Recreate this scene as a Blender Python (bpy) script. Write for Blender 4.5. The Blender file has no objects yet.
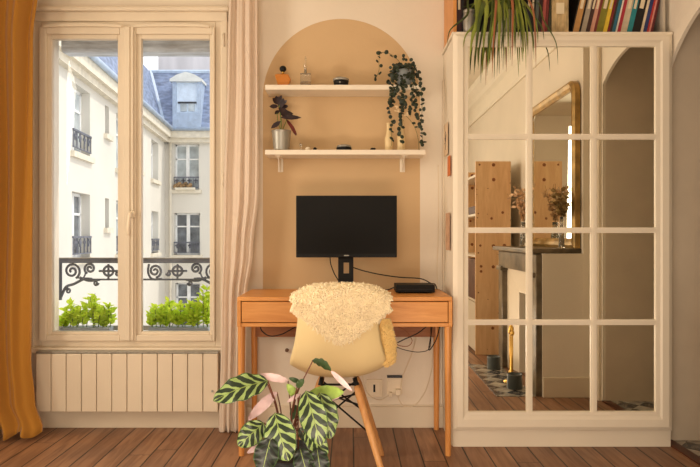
import bpy, bmesh, math, random
from mathutils import Vector, Matrix
random.seed(7)
R = math.radians
S = bpy.context.scene
COL = S.collection
PI = math.pi

# ---------------- camera, world, lights, exposure ----------------
HC = 1.05
cam_d = bpy.data.cameras.new('camera')
cam = bpy.data.objects.new('camera', cam_d)
COL.objects.link(cam)
cam.location = (0, 0, HC)
cam.rotation_euler = (R(90), 0, 0)
cam_d.sensor_width = 36
cam_d.lens = 600 / 700 * 36
cam_d.shift_y = 2.5 / 700
cam_d.clip_start = 0.05
cam_d.clip_end = 300
S.camera = cam

w = bpy.data.worlds.new('sky')
S.world = w
w.use_nodes = True
bg = w.node_tree.nodes['Background']
bg.inputs['Color'].default_value = (0.97, 0.985, 1.0, 1)
bg.inputs['Strength'].default_value = 1.45

def light(name, kind, loc, energy, color, rot=None, aim=None, **kw):
    d = bpy.data.lights.new(name, kind)
    d.energy = energy
    d.color = color
    for k, v in kw.items():
        setattr(d, k, v)
    o = bpy.data.objects.new(name, d)
    COL.objects.link(o)
    o.location = loc
    if aim is not None:
        o.rotation_euler = (Vector(aim) - Vector(loc)).to_track_quat('-Z', 'Y').to_euler()
    if rot is not None:
        o.rotation_euler = rot
    return o

WARM = (1.0, 0.89, 0.725)
light('sun', 'SUN', (0, 0, 10), 1.7, (1.0, 0.93, 0.82), aim=(-6.5, -1.1, 1.0), angle=R(1.0))
# added fill lamps standing in for assumed windows behind and left of the camera
light('rear_fill_light', 'AREA', (-0.7, -1.9, 1.75), 40, WARM, aim=(0.2, 3.3, 1.2), shape='RECTANGLE', size=1.6, size_y=1.5)
light('left_fill_light', 'AREA', (-2.25, 1.85, 1.5), 62, WARM, aim=(1.6, 0.35, 1.2), shape='RECTANGLE', size=1.2, size_y=1.6)
# added low lamp standing in for sunlight bounced off the wood floor
light('floor_bounce_fill', 'AREA', (0.05, 0.85, 0.10), 27, (1.0, 0.82, 0.64), aim=(0.0, 3.2, 1.6), shape='RECTANGLE', size=1.3, size_y=0.7)

S.view_settings.view_transform = 'Standard'
S.view_settings.look = 'None'
S.view_settings.gamma = 1
S.view_settings.use_curve_mapping = False
S.view_settings.exposure = 0.1

# ---------------- helpers ----------------
def P(px, py, Y):
    return Vector(((px - 350) * Y / 600, Y, HC - (py - 236) * Y / 600))
YM = 2.97                       # plane of the mirror panes
def PM(px, py, Yv):             # a point seen in the mirror, taken back into the room
    p = P(px, py, Yv)
    p.y = 2 * YM - Yv
    return p

def lin(c):
    return c / 12.92 if c <= 0.04045 else ((c + 0.055) / 1.055) ** 2.4
def rgb(r, g, b):
    return (lin(r / 255), lin(g / 255), lin(b / 255), 1)

MATS = {}
def mat(name, col, rough=0.6, metal=0.0, var=0.06, scale=6.0, bump=0.0, bscale=60.0, stretch=(1, 1, 1), spec=0.4, trans=0.0, sheen=0.0, subs=0.0, emit=None, coat=0.0):
    """principled material with a little noise in its colour"""
    if name in MATS:
        return MATS[name]
    m = bpy.data.materials.new(name)
    m.use_nodes = True
    nt = m.node_tree
    b = nt.nodes['Principled BSDF']
    b.inputs['Roughness'].default_value = rough
    b.inputs['Metallic'].default_value = metal
    b.inputs['Specular IOR Level'].default_value = spec
    b.inputs['Transmission Weight'].default_value = trans
    b.inputs['Sheen Weight'].default_value = sheen
    b.inputs['Coat Weight'].default_value = coat
    if subs:
        b.inputs['Subsurface Weight'].default_value = subs
        b.inputs['Subsurface Radius'].default_value = (0.02, 0.012, 0.006)
    tc = nt.nodes.new('ShaderNodeTexCoord')
    mp = nt.nodes.new('ShaderNodeMapping')
    mp.inputs['Scale'].default_value = stretch
    nt.links.new(tc.outputs['Object'], mp.inputs['Vector'])
    n = nt.nodes.new('ShaderNodeTexNoise')
    n.inputs['Scale'].default_value = scale
    n.inputs['Detail'].default_value = 4
    nt.links.new(mp.outputs['Vector'], n.inputs['Vector'])
    r = nt.nodes.new('ShaderNodeValToRGB')
    r.color_ramp.elements[0].position = 0.3
    r.color_ramp.elements[1].position = 0.7
    r.color_ramp.elements[0].color = tuple(max(0, x * (1 - var * 1.6)) for x in col[:3]) + (1,)
    r.color_ramp.elements[1].color = tuple(min(1, x * (1 + var)) for x in col[:3]) + (1,)
    nt.links.new(n.outputs['Fac'], r.inputs['Fac'])
    nt.links.new(r.outputs['Color'], b.inputs['Base Color'])
    if bump:
        n2 = nt.nodes.new('ShaderNodeTexNoise')
        n2.inputs['Scale'].default_value = bscale
        n2.inputs['Detail'].default_value = 3
        nt.links.new(mp.outputs['Vector'], n2.inputs['Vector'])
        bp = nt.nodes.new('ShaderNodeBump')
        bp.inputs['Strength'].default_value = bump
        bp.inputs['Distance'].default_value = 0.01
        nt.links.new(n2.outputs['Fac'], bp.inputs['Height'])
        nt.links.new(bp.outputs['Normal'], b.inputs['Normal'])
    MATS[name] = m
    return m

class NT:
    """small node maths helper"""
    def __init__(s, m):
        s.nt = m.node_tree
    def n(s, t, **kw):
        x = s.nt.nodes.new(t)
        for k, v in kw.items():
            setattr(x, k, v)
        return x
    def m(s, op, a, b=0.0, c=None):
        x = s.nt.nodes.new('ShaderNodeMath')
        x.operation = op
        for i, v in enumerate((a, b) if c is None else (a, b, c)):
            if hasattr(v, 'type') and hasattr(v, 'node'):
                s.nt.links.new(v, x.inputs[i])
            else:
                x.inputs[i].default_value = v
        return x.outputs[0]
    def mix(s, f, a, b):
        x = s.nt.nodes.new('ShaderNodeMix')
        x.data_type = 'RGBA'
        for i, v in ((0, f), (6, a), (7, b)):
            if hasattr(v, 'node'):
                s.nt.links.new(v, x.inputs[i])
            else:
                x.inputs[i].default_value = v
        return x.outputs[2]
    def link(s, a, b):
        s.nt.links.new(a, b)

ORG = {}
def org_of(o):
    while o is not None and o not in ORG:
        o = o.parent
    return ORG.get(o, Vector((0, 0, 0))) if o else Vector((0, 0, 0))

class MB:
    """collects shapes, in world coordinates, for ONE mesh"""
    def __init__(s):
        s.v = []
        s.f = []
        s.mi = []
        s.uv = {}
        s.cur = 0
    def add(s, vs, fs, mi=None):
        o = len(s.v)
        s.v += [Vector(x) for x in vs]
        for f in fs:
            s.f.append([i + o for i in f])
            s.mi.append(s.cur if mi is None else mi)
    def box(s, x0, x1, y0, y1, z0, z1, M=None):
        if x0 > x1: x0, x1 = x1, x0
        if y0 > y1: y0, y1 = y1, y0
        if z0 > z1: z0, z1 = z1, z0
        vs = [(x0, y0, z0), (x1, y0, z0), (x1, y1, z0), (x0, y1, z0), (x0, y0, z1), (x1, y0, z1), (x1, y1, z1), (x0, y1, z1)]
        if M is not None:
            vs = [M @ Vector(v) for v in vs]
        s.add(vs, [(0, 3, 2, 1), (4, 5, 6, 7), (0, 1, 5, 4), (1, 2, 6, 5), (2, 3, 7, 6), (3, 0, 4, 7)])
    def pbox(s, px0, px1, py0, py1, Y0, Y1, Yr=None):
        """a box whose front outline at depth Yr (default Y0) is the given pixel rectangle"""
        Yr = Yr or Y0
        a = P(px0, py0, Yr); b = P(px1, py1, Yr)
        s.box(a.x, b.x, Y0, Y1, b.z, a.z)
    def prism(s, pts, axis, a, b):
        """2-D polygon extruded along an axis; x: pts=(y,z)  y: pts=(x,z)  z: pts=(x,y)"""
        n = len(pts)
        def mk(p, t):
            return (t, p[0], p[1]) if axis == 'x' else (p[0], t, p[1]) if axis == 'y' else (p[0], p[1], t)
        vs = [mk(p, a) for p in pts] + [mk(p, b) for p in pts]
        fs = [tuple(range(n)), tuple(range(2 * n - 1, n - 1, -1))]
        fs += [(i, i + n, (i + 1) % n + n, (i + 1) % n) for i in range(n)]
        s.add(vs, fs)
    def tube(s, pts, r, n=8, cap=True):
        pts = [Vector(p) for p in pts]
        rs = r if isinstance(r, (list, tuple)) else [r] * len(pts)
        vs = []
        up = None
        for i, p in enumerate(pts):
            d = (pts[min(i + 1, len(pts) - 1)] - pts[max(i - 1, 0)])
            if d.length < 1e-9:
                d = Vector((0, 0, 1))
            d.normalize()
            if up is None:
                up = d.orthogonal().normalized()
            else:
                up = (up - d * up.dot(d))
                up = up.normalized() if up.length > 1e-6 else d.orthogonal().normalized()
            b = d.cross(up)
            for k in range(n):
                a = 2 * PI * k / n
                vs.append(p + (up * math.cos(a) + b * math.sin(a)) * rs[i])
        fs = []
        for i in range(len(pts) - 1):
            for k in range(n):
                fs.append((i * n + k, i * n + (k + 1) % n, (i + 1) * n + (k + 1) % n, (i + 1) * n + k))
        if cap:
            fs.append(tuple(range(n - 1, -1, -1)))
            fs.append(tuple((len(pts) - 1) * n + k for k in range(n)))
        s.add(vs, fs)
    def lathe(s, prof, c, n=24, M=None, cap=True):
        """prof = [(r, z)...] from bottom to top, about the vertical through c"""
        vs = []
        for r, z in prof:
            for k in range(n):
                a = 2 * PI * k / n
                v = Vector((r * math.cos(a), r * math.sin(a), z))
                if M is not None:
                    v = M @ v
                vs.append(v + Vector(c))
        fs = []
        for i in range(len(prof) - 1):
            for k in range(n):
                fs.append((i * n + k, i * n + (k + 1) % n, (i + 1) * n + (k + 1) % n, (i + 1) * n + k))
        if cap:
            if prof[0][0] > 1e-5: fs.append(tuple(range(n - 1, -1, -1)))
            if prof[-1][0] > 1e-5: fs.append(tuple((len(prof) - 1) * n + k for k in range(n)))
        s.add(vs, fs)
    def ball(s, c, rx, ry=None, rz=None, n=12, m=8, M=None):
        ry = ry or rx; rz = rz or rx
        vs = []
        for i in range(1, m):
            t = PI * i / m
            for k in range(n):
                a = 2 * PI * k / n
                vs.append(Vector((rx * math.sin(t) * math.cos(a), ry * math.sin(t) * math.sin(a), rz * math.cos(t))))
        vs += [Vector((0, 0, rz)), Vector((0, 0, -rz))]
        if M is not None: vs = [M @ v for v in vs]
        vs = [v + Vector(c) for v in vs]
        fs = []
        for i in range(m - 2):
            for k in range(n):
                fs.append((i * n + k, (i + 1) * n + k, (i + 1) * n + (k + 1) % n, i * n + (k + 1) % n))
        T = len(vs) - 2
        for k in range(n):
            fs.append((T, k, (k + 1) % n))
            fs.append((T + 1, (m - 2) * n + (k + 1) % n, (m - 2) * n + k))
        s.add(vs, fs)
    def grid(s, fn, nu, nv, mi=None, uv=False, flip=False):
        o = len(s.v)
        for j in range(nv + 1):
            for i in range(nu + 1):
                s.v.append(Vector(fn(i / nu, j / nv)))
                if uv: s.uv[len(s.v) - 1] = (i / nu, j / nv)
        for j in range(nv):
            for i in range(nu):
                a = o + j * (nu + 1) + i
                f = [a, a + 1, a + nu + 2, a + nu + 1]
                if flip: f.reverse()
                s.f.append(f)
                s.mi.append(s.cur if mi is None else mi)
    def sheet(s, fn, nu, nv, th):
        """a closed sheet of thickness th about the surface fn(u,v)"""
        e = 1e-3
        g = []
        for j in range(nv + 1):
            for i in range(nu + 1):
                u, v = i / nu, j / nv
                p = Vector(fn(u, v))
                du = Vector(fn(min(u + e, 1), v)) - Vector(fn(max(u - e, 0), v))
                dv = Vector(fn(u, min(v + e, 1))) - Vector(fn(u, max(v - e, 0)))
                nn = du.cross(dv)
                nn = nn.normalized() if nn.length > 1e-12 else Vector((0, 0, 1))
                g.append((p + nn * th / 2, p - nn * th / 2))
        N = len(g)
        vs = [a for a, b in g] + [b for a, b in g]
        fs = []
        W = nu + 1
        for j in range(nv):
            for i in range(nu):
                a = j * W + i
                fs.append((a, a + 1, a + W + 1, a + W))
                fs.append((a + N, a + W + N, a + W + 1 + N, a + 1 + N))
        rim = [i for i in range(nu)] + [j * W + nu for j in range(nv)] + [nv * W + i for i in range(nu, 0, -1)] + [j * W for j in range(nv, 0, -1)]
        for k in range(len(rim)):
            a, b = rim[k], rim[(k + 1) % len(rim)]
            fs.append((a, a + N, b + N, b))
        s.add(vs, fs)
    def build(s, name, m, parent=None, smooth=False, bevel=0.0, seg=2, org=None, fixn=True, sub=0):
        me = bpy.data.meshes.new(name)
        o_ = org_of(parent) if parent is not None else (Vector(org) if org is not None else Vector((0, 0, 0)))
        me.from_pydata([v - o_ for v in s.v], [], s.f)
        ms = m if isinstance(m, (list, tuple)) else [m]
        for x in ms:
            me.materials.append(x)
        for i, p in enumerate(me.polygons):
            p.material_index = s.mi[i]
            p.use_smooth = smooth
        if s.uv:
            ul = me.uv_layers.new(name='UVMap')
            for l in me.loops:
                ul.data[l.index].uv = s.uv.get(l.vertex_index, (0, 0))
        if fixn:
            bm = bmesh.new(); bm.from_mesh(me)
            bmesh.ops.recalc_face_normals(bm, faces=bm.faces)
            bm.to_mesh(me); bm.free()
        me.update()
        o = bpy.data.objects.new(name, me)
        COL.objects.link(o)
        if parent is not None:
            o.parent = parent
        elif org is not None:
            o.location = org
            ORG[o] = Vector(org)
        if bevel:
            b = o.modifiers.new('bevel', 'BEVEL')
            b.width = bevel; b.segments = seg; b.limit_method = 'ANGLE'; b.angle_limit = R(40)
        if sub:
            q = o.modifiers.new('subd', 'SUBSURF'); q.levels = sub; q.render_levels = sub
        return o

def thing(name, label, cat, loc, group=None):
    o = bpy.data.objects.new(name, None)
    COL.objects.link(o)
    o.location = loc
    o.empty_display_size = 0.05
    ORG[o] = Vector(loc)
    return tag(o, label, cat, group)
def tag(o, label, cat, group=None):
    o['label'] = label; o['category'] = cat
    if group: o['group'] = group
    return o
def struct(o):
    o['kind'] = 'structure'
    return o
def quick(fn, name, m, parent=None, **kw):
    b = MB(); fn(b)
    return b.build(name, m, parent, **kw)
def arc(cx, cz, r, a0, a1, n):
    return [(cx + r * math.cos(R(a0 + (a1 - a0) * i / n)), cz + r * math.sin(R(a0 + (a1 - a0) * i / n))) for i in range(n + 1)]
def bez(pts, n=24):
    """smooth curve (Catmull-Rom) through points"""
    p = [Vector(x) for x in pts]
    p = [2 * p[0] - p[1]] + p + [2 * p[-1] - p[-2]]
    out = []
    segs = len(p) - 3
    for i in range(segs):
        k = max(2, n // segs)
        for j in range(k):
            t = j / k
            a, b, c, d = p[i:i + 4]
            out.append(0.5 * ((2 * b) + (c - a) * t + (2 * a - 5 * b + 4 * c - d) * t * t + (3 * b - a - 3 * c + d) * t ** 3))
    out.append(p[-2])
    return out

# ---------------- materials ----------------
C_WALL = rgb(234, 222, 204)
def wood(name, c1, c2, scale=3.0, stretch=(1, 1, 12), rough=0.42, knots=False, spec=0.4):
    m = bpy.data.materials.new(name); m.use_nodes = True
    k = NT(m); b = m.node_tree.nodes['Principled BSDF']
    b.inputs['Roughness'].default_value = rough
    b.inputs['Specular IOR Level'].default_value = spec
    tc = k.n('ShaderNodeTexCoord'); mp = k.n('ShaderNodeMapping')
    mp.inputs['Scale'].default_value = stretch
    k.link(tc.outputs['Object'], mp.inputs['Vector'])
    n = k.n('ShaderNodeTexNoise'); n.inputs['Scale'].default_value = scale; n.inputs['Detail'].default_value = 8; n.inputs['Roughness'].default_value = 0.65; n.inputs['Distortion'].default_value = 1.2
    k.link(mp.outputs['Vector'], n.inputs['Vector'])
    r = k.n('ShaderNodeValToRGB'); r.color_ramp.elements[0].position = 0.32; r.color_ramp.elements[1].position = 0.68
    r.color_ramp.elements[0].color = c1; r.color_ramp.elements[1].color = c2
    k.link(n.outputs['Fac'], r.inputs['Fac'])
    out = r.outputs['Color']
    if knots:
        v = k.n('ShaderNodeTexVoronoi'); v.voronoi_dimensions = '2D'; v.inputs['Scale'].default_value = 10.5
        sp = k.n('ShaderNodeSeparateXYZ'); cb = k.n('ShaderNodeCombineXYZ'); k.link(tc.outputs['Object'], sp.inputs[0]); k.link(sp.outputs[0], cb.inputs[0]); k.link(sp.outputs[2], cb.inputs[1])
        k.link(cb.outputs[0], v.inputs['Vector'])
        s2 = k.n('ShaderNodeSeparateXYZ'); k.link(v.outputs['Color'], s2.inputs[0])
        f = k.m('LESS_THAN', v.outputs['Distance'], k.m('MULTIPLY', k.m('SUBTRACT', s2.outputs[0], 0.25), 0.22))
        out = k.mix(f, out, rgb(134, 78, 44))
    k.link(out, b.inputs['Base Color'])
    MATS[name] = m
    return m

def make_wall_mat():
    """cream paint with the ochre painted arch"""
    m = bpy.data.materials.new('painted_wall'); m.use_nodes = True
    k = NT(m); b = m.node_tree.nodes['Principled BSDF']
    b.inputs['Roughness'].default_value = 0.75; b.inputs['Specular IOR Level'].default_value = 0.25
    tc = k.n('ShaderNodeTexCoord'); sp = k.n('ShaderNodeSeparateXYZ')
    k.link(tc.outputs['Object'], sp.inputs[0])
    x, z = sp.outputs[0], sp.outputs[2]
    dx = k.m('ADD', x, 0.047); dz = k.m('SUBTRACT', z, 1.812)
    rr = k.m('SQRT', k.m('ADD', k.m('MULTIPLY', dx, dx), k.m('MULTIPLY', dz, dz)))
    circ = k.m('LESS_THAN', rr, 0.432)
    rect = k.m('MULTIPLY', k.m('LESS_THAN', k.m('ABSOLUTE', dx), 0.432), k.m('MULTIPLY', k.m('LESS_THAN', z, 1.812), k.m('GREATER_THAN', z, 0.72)))
    f = k.m('MAXIMUM', circ, rect)
    n = k.n('ShaderNodeTexNoise'); n.inputs['Scale'].default_value = 2.2; n.inputs['Detail'].default_value = 5
    k.link(tc.outputs['Object'], n.inputs['Vector'])
    cream = k.mix(n.outputs['Fac'], rgb(224, 210, 190), rgb(240, 228, 211))
    och = k.mix(n.outputs['Fac'], rgb(202, 170, 128), rgb(216, 184, 142))
    k.link(k.mix(f, cream, och), b.inputs['Base Color'])
    n2 = k.n('ShaderNodeTexNoise'); n2.inputs['Scale'].default_value = 55
    k.link(tc.outputs['Object'], n2.inputs['Vector'])
    bp = k.n('ShaderNodeBump'); bp.inputs['Strength'].default_value = 0.12; bp.inputs['Distance'].default_value = 0.006
    k.link(n2.outputs['Fac'], bp.inputs['Height']); k.link(bp.outputs['Normal'], b.inputs['Normal'])
    return m

def make_floor_mat():
    """old oak boards running away from the camera"""
    m = bpy.data.materials.new('oak_floorboards'); m.use_nodes = True
    k = NT(m); b = m.node_tree.nodes['Principled BSDF']
    tc = k.n('ShaderNodeTexCoord'); sp = k.n('ShaderNodeSeparateXYZ')
    k.link(tc.outputs['Object'], sp.inputs[0])
    x, y = sp.outputs[0], sp.outputs[1]
    W = 0.108
    u = k.m('DIVIDE', k.m('ADD', x, 10.03), W)
    row = k.m('FLOOR', u)
    fu = k.m('SUBTRACT', u, row)
    wn = k.n('ShaderNodeTexWhiteNoise'); wn.noise_dimensions = '1D'
    k.link(row, wn.inputs['W'])
    off = k.m('MULTIPLY', wn.outputs['Value'], 3.0)
    v = k.m('DIVIDE', k.m('ADD', k.m('ADD', y, off), 20), 1.7)
    cell = k.m('FLOOR', v); fv = k.m('SUBTRACT', v, cell)
    wn2 = k.n('ShaderNodeTexWhiteNoise'); wn2.noise_dimensions = '2D'
    cb = k.n('ShaderNodeCombineXYZ'); k.link(row, cb.inputs[0]); k.link(cell, cb.inputs[1])
    k.link(cb.outputs[0], wn2.inputs['Vector'])
    tone = wn2.outputs['Value']
    mp = k.n('ShaderNodeMapping'); mp.inputs['Scale'].default_value = (16, 1.4, 1)
    k.link(tc.outputs['Object'], mp.inputs['Vector'])
    off3 = k.n('ShaderNodeVectorMath'); off3.operation = 'ADD'
    k.link(mp.outputs['Vector'], off3.inputs[0]); k.link(wn2.outputs['Color'], off3.inputs[1])
    g = k.n('ShaderNodeTexNoise'); g.inputs['Scale'].default_value = 2.0; g.inputs['Detail'].default_value = 8; g.inputs['Distortion'].default_value = 0.8
    k.link(off3.outputs[0], g.inputs['Vector'])
    blot = k.n('ShaderNodeTexNoise'); blot.inputs['Scale'].default_value = 2.5; blot.inputs['Detail'].default_value = 3
    k.link(tc.outputs['Object'], blot.inputs['Vector'])
    c = k.mix(tone, FL_A, FL_B)
    gr_ = k.n('ShaderNodeMapRange'); gr_.inputs[1].default_value = 0.38; gr_.inputs[2].default_value = 0.64; k.link(g.outputs['Fac'], gr_.inputs[0])
    c = k.mix(k.m('MULTIPLY', gr_.outputs[0], 0.75), c, FL_D)
    bl_ = k.n('ShaderNodeMapRange'); bl_.inputs[1].default_value = 0.4; bl_.inputs[2].default_value = 0.62; k.link(blot.outputs['Fac'], bl_.inputs[0])
    c = k.mix(k.m('MULTIPLY', bl_.outputs[0], 0.5), c, FL_C)
    gap = k.m('MAXIMUM', k.m('LESS_THAN', fu, 0.06), k.m('LESS_THAN', fv, 0.002))
    c = k.mix(gap, c, rgb(34, 18, 12))
    k.link(c, b.inputs['Base Color'])
    ro = k.m('MULTIPLY_ADD', g.outputs['Fac'], 0.3, 0.32)
    k.link(ro, b.inputs['Roughness'])
    bp = k.n('ShaderNodeBump'); bp.inputs['Strength'].default_value = 0.5; bp.inputs['Distance'].default_value = 0.004
    h = k.m('SUBTRACT', k.m('MULTIPLY', g.outputs['Fac'], 0.25), gap)
    k.link(h, bp.inputs['Height']); k.link(bp.outputs['Normal'], b.inputs['Normal'])
    return m
FL_A = rgb(152, 110, 80); FL_B = rgb(178, 132, 95); FL_C = rgb(108, 78, 60); FL_D = rgb(122, 84, 58)

def make_mosaic_mat():
    m = bpy.data.materials.new('mosaic_tiles'); m.use_nodes = True
    k = NT(m); b = m.node_tree.nodes['Principled BSDF']; b.inputs['Roughness'].default_value = 0.25
    tc = k.n('ShaderNodeTexCoord'); mp = k.n('ShaderNodeMapping'); mp.inputs['Rotation'].default_value = (0, 0, R(45))
    k.link(tc.outputs['Object'], mp.inputs['Vector'])
    ch = k.n('ShaderNodeTexChecker'); ch.inputs['Scale'].default_value = 9.5
    ch.inputs['Color1'].default_value = rgb(206, 198, 180); ch.inputs['Color2'].default_value = rgb(52, 54, 58)
    k.link(mp.outputs['Vector'], ch.inputs['Vector'])
    ch2 = k.n('ShaderNodeTexChecker'); ch2.inputs['Scale'].default_value = 23
    ch2.inputs['Color1'].default_value = rgb(120, 112, 104); ch2.inputs['Color2'].default_value = rgb(66, 66, 70)
    k.link(tc.outputs['Object'], ch2.inputs['Vector'])
    n = k.n('ShaderNodeTexNoise'); n.inputs['Scale'].default_value = 7
    k.link(tc.outputs['Object'], n.inputs['Vector'])
    k.link(k.mix(k.m('MULTIPLY', n.outputs['Fac'], 1.1), ch.outputs['Color'], ch2.outputs['Color']), b.inputs['Base Color'])
    return m

def make_mirror_mat(name, tint=(0.95, 0.94, 0.86, 1)):
    m = bpy.data.materials.new(name); m.use_nodes = True
    k = NT(m); b = m.node_tree.nodes['Principled BSDF']
    b.inputs['Metallic'].default_value = 1; b.inputs['Roughness'].default_value = 0.012
    n = k.n('ShaderNodeTexNoise'); n.inputs['Scale'].default_value = 1.5
    k.link(k.mix(n.outputs['Fac'], tint, tuple(c * 0.98 for c in tint[:3]) + (1,)), b.inputs['Base Color'])
    return m

def make_glass_mat(name='window_glass', tint=(1, 1, 1, 1)):
    m = bpy.data.materials.new(name); m.use_nodes = True
    k = NT(m); nt = m.node_tree
    nt.nodes.remove(nt.nodes['Principled BSDF'])
    out = [n for n in nt.nodes if n.type == 'OUTPUT_MATERIAL'][0]
    t = k.n('ShaderNodeBsdfTransparent'); t.inputs['Color'].default_value = tint
    g = k.n('ShaderNodeBsdfGlossy'); g.inputs['Roughness'].default_value = 0.02
    fr = k.n('ShaderNodeFresnel'); fr.inputs['IOR'].default_value = 1.35
    mx = k.n('ShaderNodeMixShader')
    k.link(fr.outputs[0], mx.inputs[0]); k.link(t.outputs[0], mx.inputs[1]); k.link(g.outputs[0], mx.inputs[2])
    k.link(mx.outputs[0], out.inputs[0])
    return m

def make_calathea_mat(name='striped_leaf', dark=rgb(34, 50, 32), light=rgb(158, 184, 112)):
    m = bpy.data.materials.new(name); m.use_nodes = True
    k = NT(m); b = m.node_tree.nodes['Principled BSDF']; b.inputs['Roughness'].default_value = 0.38
    uv = k.n('ShaderNodeUVMap'); sp = k.n('ShaderNodeSeparateXYZ'); k.link(uv.outputs[0], sp.inputs[0])
    au = k.m('MULTIPLY', k.m('ABSOLUTE', k.m('SUBTRACT', sp.outputs[0], 0.5)), 2.0)
    n = k.n('ShaderNodeTexNoise'); n.inputs['Scale'].default_value = 9; k.link(uv.outputs[0], n.inputs['Vector'])
    ph = k.m('SUBTRACT', k.m('MULTIPLY', sp.outputs[1], 5.0), k.m('MULTIPLY', k.m('POWER', au, 0.8), 1.35))
    ph = k.m('ADD', ph, k.m('MULTIPLY', n.outputs['Fac'], 0.2))
    s = k.m('SINE', k.m('MULTIPLY', ph, 2 * PI))
    # stripes thin towards the edge; dark margin and light midrib
    th = k.m('MULTIPLY_ADD', k.m('ABSOLUTE', k.m('SUBTRACT', au, 0.38)), 2.0, -0.75)
    stripe = k.m('GREATER_THAN', s, th)
    margin = k.m('GREATER_THAN', au, 0.93)
    rib = k.m('LESS_THAN', au, 0.035)
    fine = k.m('GREATER_THAN', k.m('SINE', k.m('MULTIPLY', ph, 2 * PI * 5)), 0.75)
    c = k.mix(stripe, light, dark)
    c = k.mix(k.m('MULTIPLY', fine, 0.25), c, dark)
    c = k.mix(margin, c, rgb(60, 92, 44))
    c = k.mix(rib, c, rgb(140, 160, 80))
    k.link(c, b.inputs['Base Color'])
    return m

M_WALL = make_wall_mat()
M_PLAIN = mat('cream_wall_paint', C_WALL, 0.75, var=0.03, scale=2, bump=0.1, spec=0.25)
M_CEIL = mat('ceiling_paint', rgb(240, 230, 212), 0.8, var=0.02)
M_TRIM = mat('cream_gloss_paint', rgb(225, 210, 187), 0.42, var=0.03, scale=3, bump=0.04)
M_CAB = mat('cabinet_paint', rgb(238, 226, 206), 0.40, var=0.02, scale=3, bump=0.03)
M_FLOOR = make_floor_mat()
M_MOSAIC = make_mosaic_mat()
M_MIRROR = make_mirror_mat('silvered_mirror')
M_OLDMIRROR = make_mirror_mat('old_mirror_glass', (0.86, 0.86, 0.78, 1))
M_GLASS = make_glass_mat()
M_HALL = mat('hall_paint', rgb(218, 202, 180), 0.8, var=0.03)
M_DESK = wood('cherry_wood', rgb(204, 132, 62), rgb(226, 160, 88), 3.0, (1.2, 10, 10), 0.38)
M_DESKV = wood('cherry_wood_upright', rgb(200, 130, 66), rgb(222, 156, 88), 3.0, (10, 10, 1), 0.38)
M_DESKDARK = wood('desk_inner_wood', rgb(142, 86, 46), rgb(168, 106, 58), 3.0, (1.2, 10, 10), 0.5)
M_PINE = wood('knotty_pine', rgb(214, 168, 120), rgb(234, 194, 146), 2.5, (7, 7, 0.8), 0.5, knots=True)
M_BEECH = wood('beech_leg', rgb(196, 136, 82), rgb(220, 166, 108), 3.0, (10, 10, 1.2), 0.42)
M_OAKDARK = wood('dark_threshold_wood', rgb(70, 36, 22), rgb(96, 52, 32), 3.0, (8, 1, 8), 0.4)
M_BLACK = mat('black_plastic', rgb(17, 16, 16), 0.5, var=0.05, spec=0.25)
M_RAIL = mat('weathered_iron', rgb(104, 108, 120), 0.5, var=0.15)
M_SCREEN = mat('monitor_screen', rgb(20, 19, 18), 0.55, var=0.02, spec=0.15)
M_CABLE = mat('black_cable', rgb(18, 16, 16), 0.5)
M_WCABLE = mat('white_cable', rgb(232, 214, 186), 0.5)
M_WPLAST = mat('white_plastic', rgb(238, 222, 196), 0.4, var=0.02)
M_IRON = mat('wrought_iron', rgb(46, 48, 56), 0.5, var=0.1)
M_GILT = mat('gilt_wood', rgb(178, 142, 80), 0.4, metal=0.3, var=0.25, scale=14, bump=0.3, bscale=30)
M_MARBLE = mat('dark_grey_marble', rgb(118, 104, 84), 0.3, var=0.35, scale=9)
M_BRASS = mat('brass', rgb(214, 170, 84), 0.28, metal=0.9)
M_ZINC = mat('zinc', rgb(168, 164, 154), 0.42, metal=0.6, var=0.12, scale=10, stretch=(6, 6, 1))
# ---------------- the room ----------------
BW = 3.30                      # back wall plane
XL, XR = -2.3, 1.60
CZ = 2.80                      # ceiling
WX0, WX1, WZ0, WZ1 = P(36, 0, BW).x, P(222, 0, BW).x, P(0, 347, BW).z, P(0, 24, BW).z

def holed(b, u0, u1, v0, v1, holes, mk, th):
    """slab with rectangular holes; mk(u,v,t) places it, t from 0 to th"""
    us = sorted({u0, u1} | {h[0] for h in holes} | {h[1] for h in holes})
    vs = sorted({v0, v1} | {h[2] for h in holes} | {h[3] for h in holes})
    inside = lambda u, v: any(h[0] < u < h[1] and h[2] < v < h[3] for h in holes)
    for i in range(len(us) - 1):
        for j in range(len(vs) - 1):
            a, c, d, e = us[i], us[i + 1], vs[j], vs[j + 1]
            if inside((a + c) / 2, (d + e) / 2): continue
            for t in (0, th):
                b.add([mk(a, d, t), mk(c, d, t), mk(c, e, t), mk(a, e, t)], [(0, 1, 2, 3)])
    for h in list(holes) + [(u0, u1, v0, v1)]:
        for (a, d), (c, e) in (((h[0], h[2]), (h[1], h[2])), ((h[1], h[2]), (h[1], h[3])), ((h[1], h[3]), (h[0], h[3])), ((h[0], h[3]), (h[0], h[2]))):
            b.add([mk(a, d, 0), mk(c, e, 0), mk(c, e, th), mk(a, d, th)], [(0, 1, 2, 3)])

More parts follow.
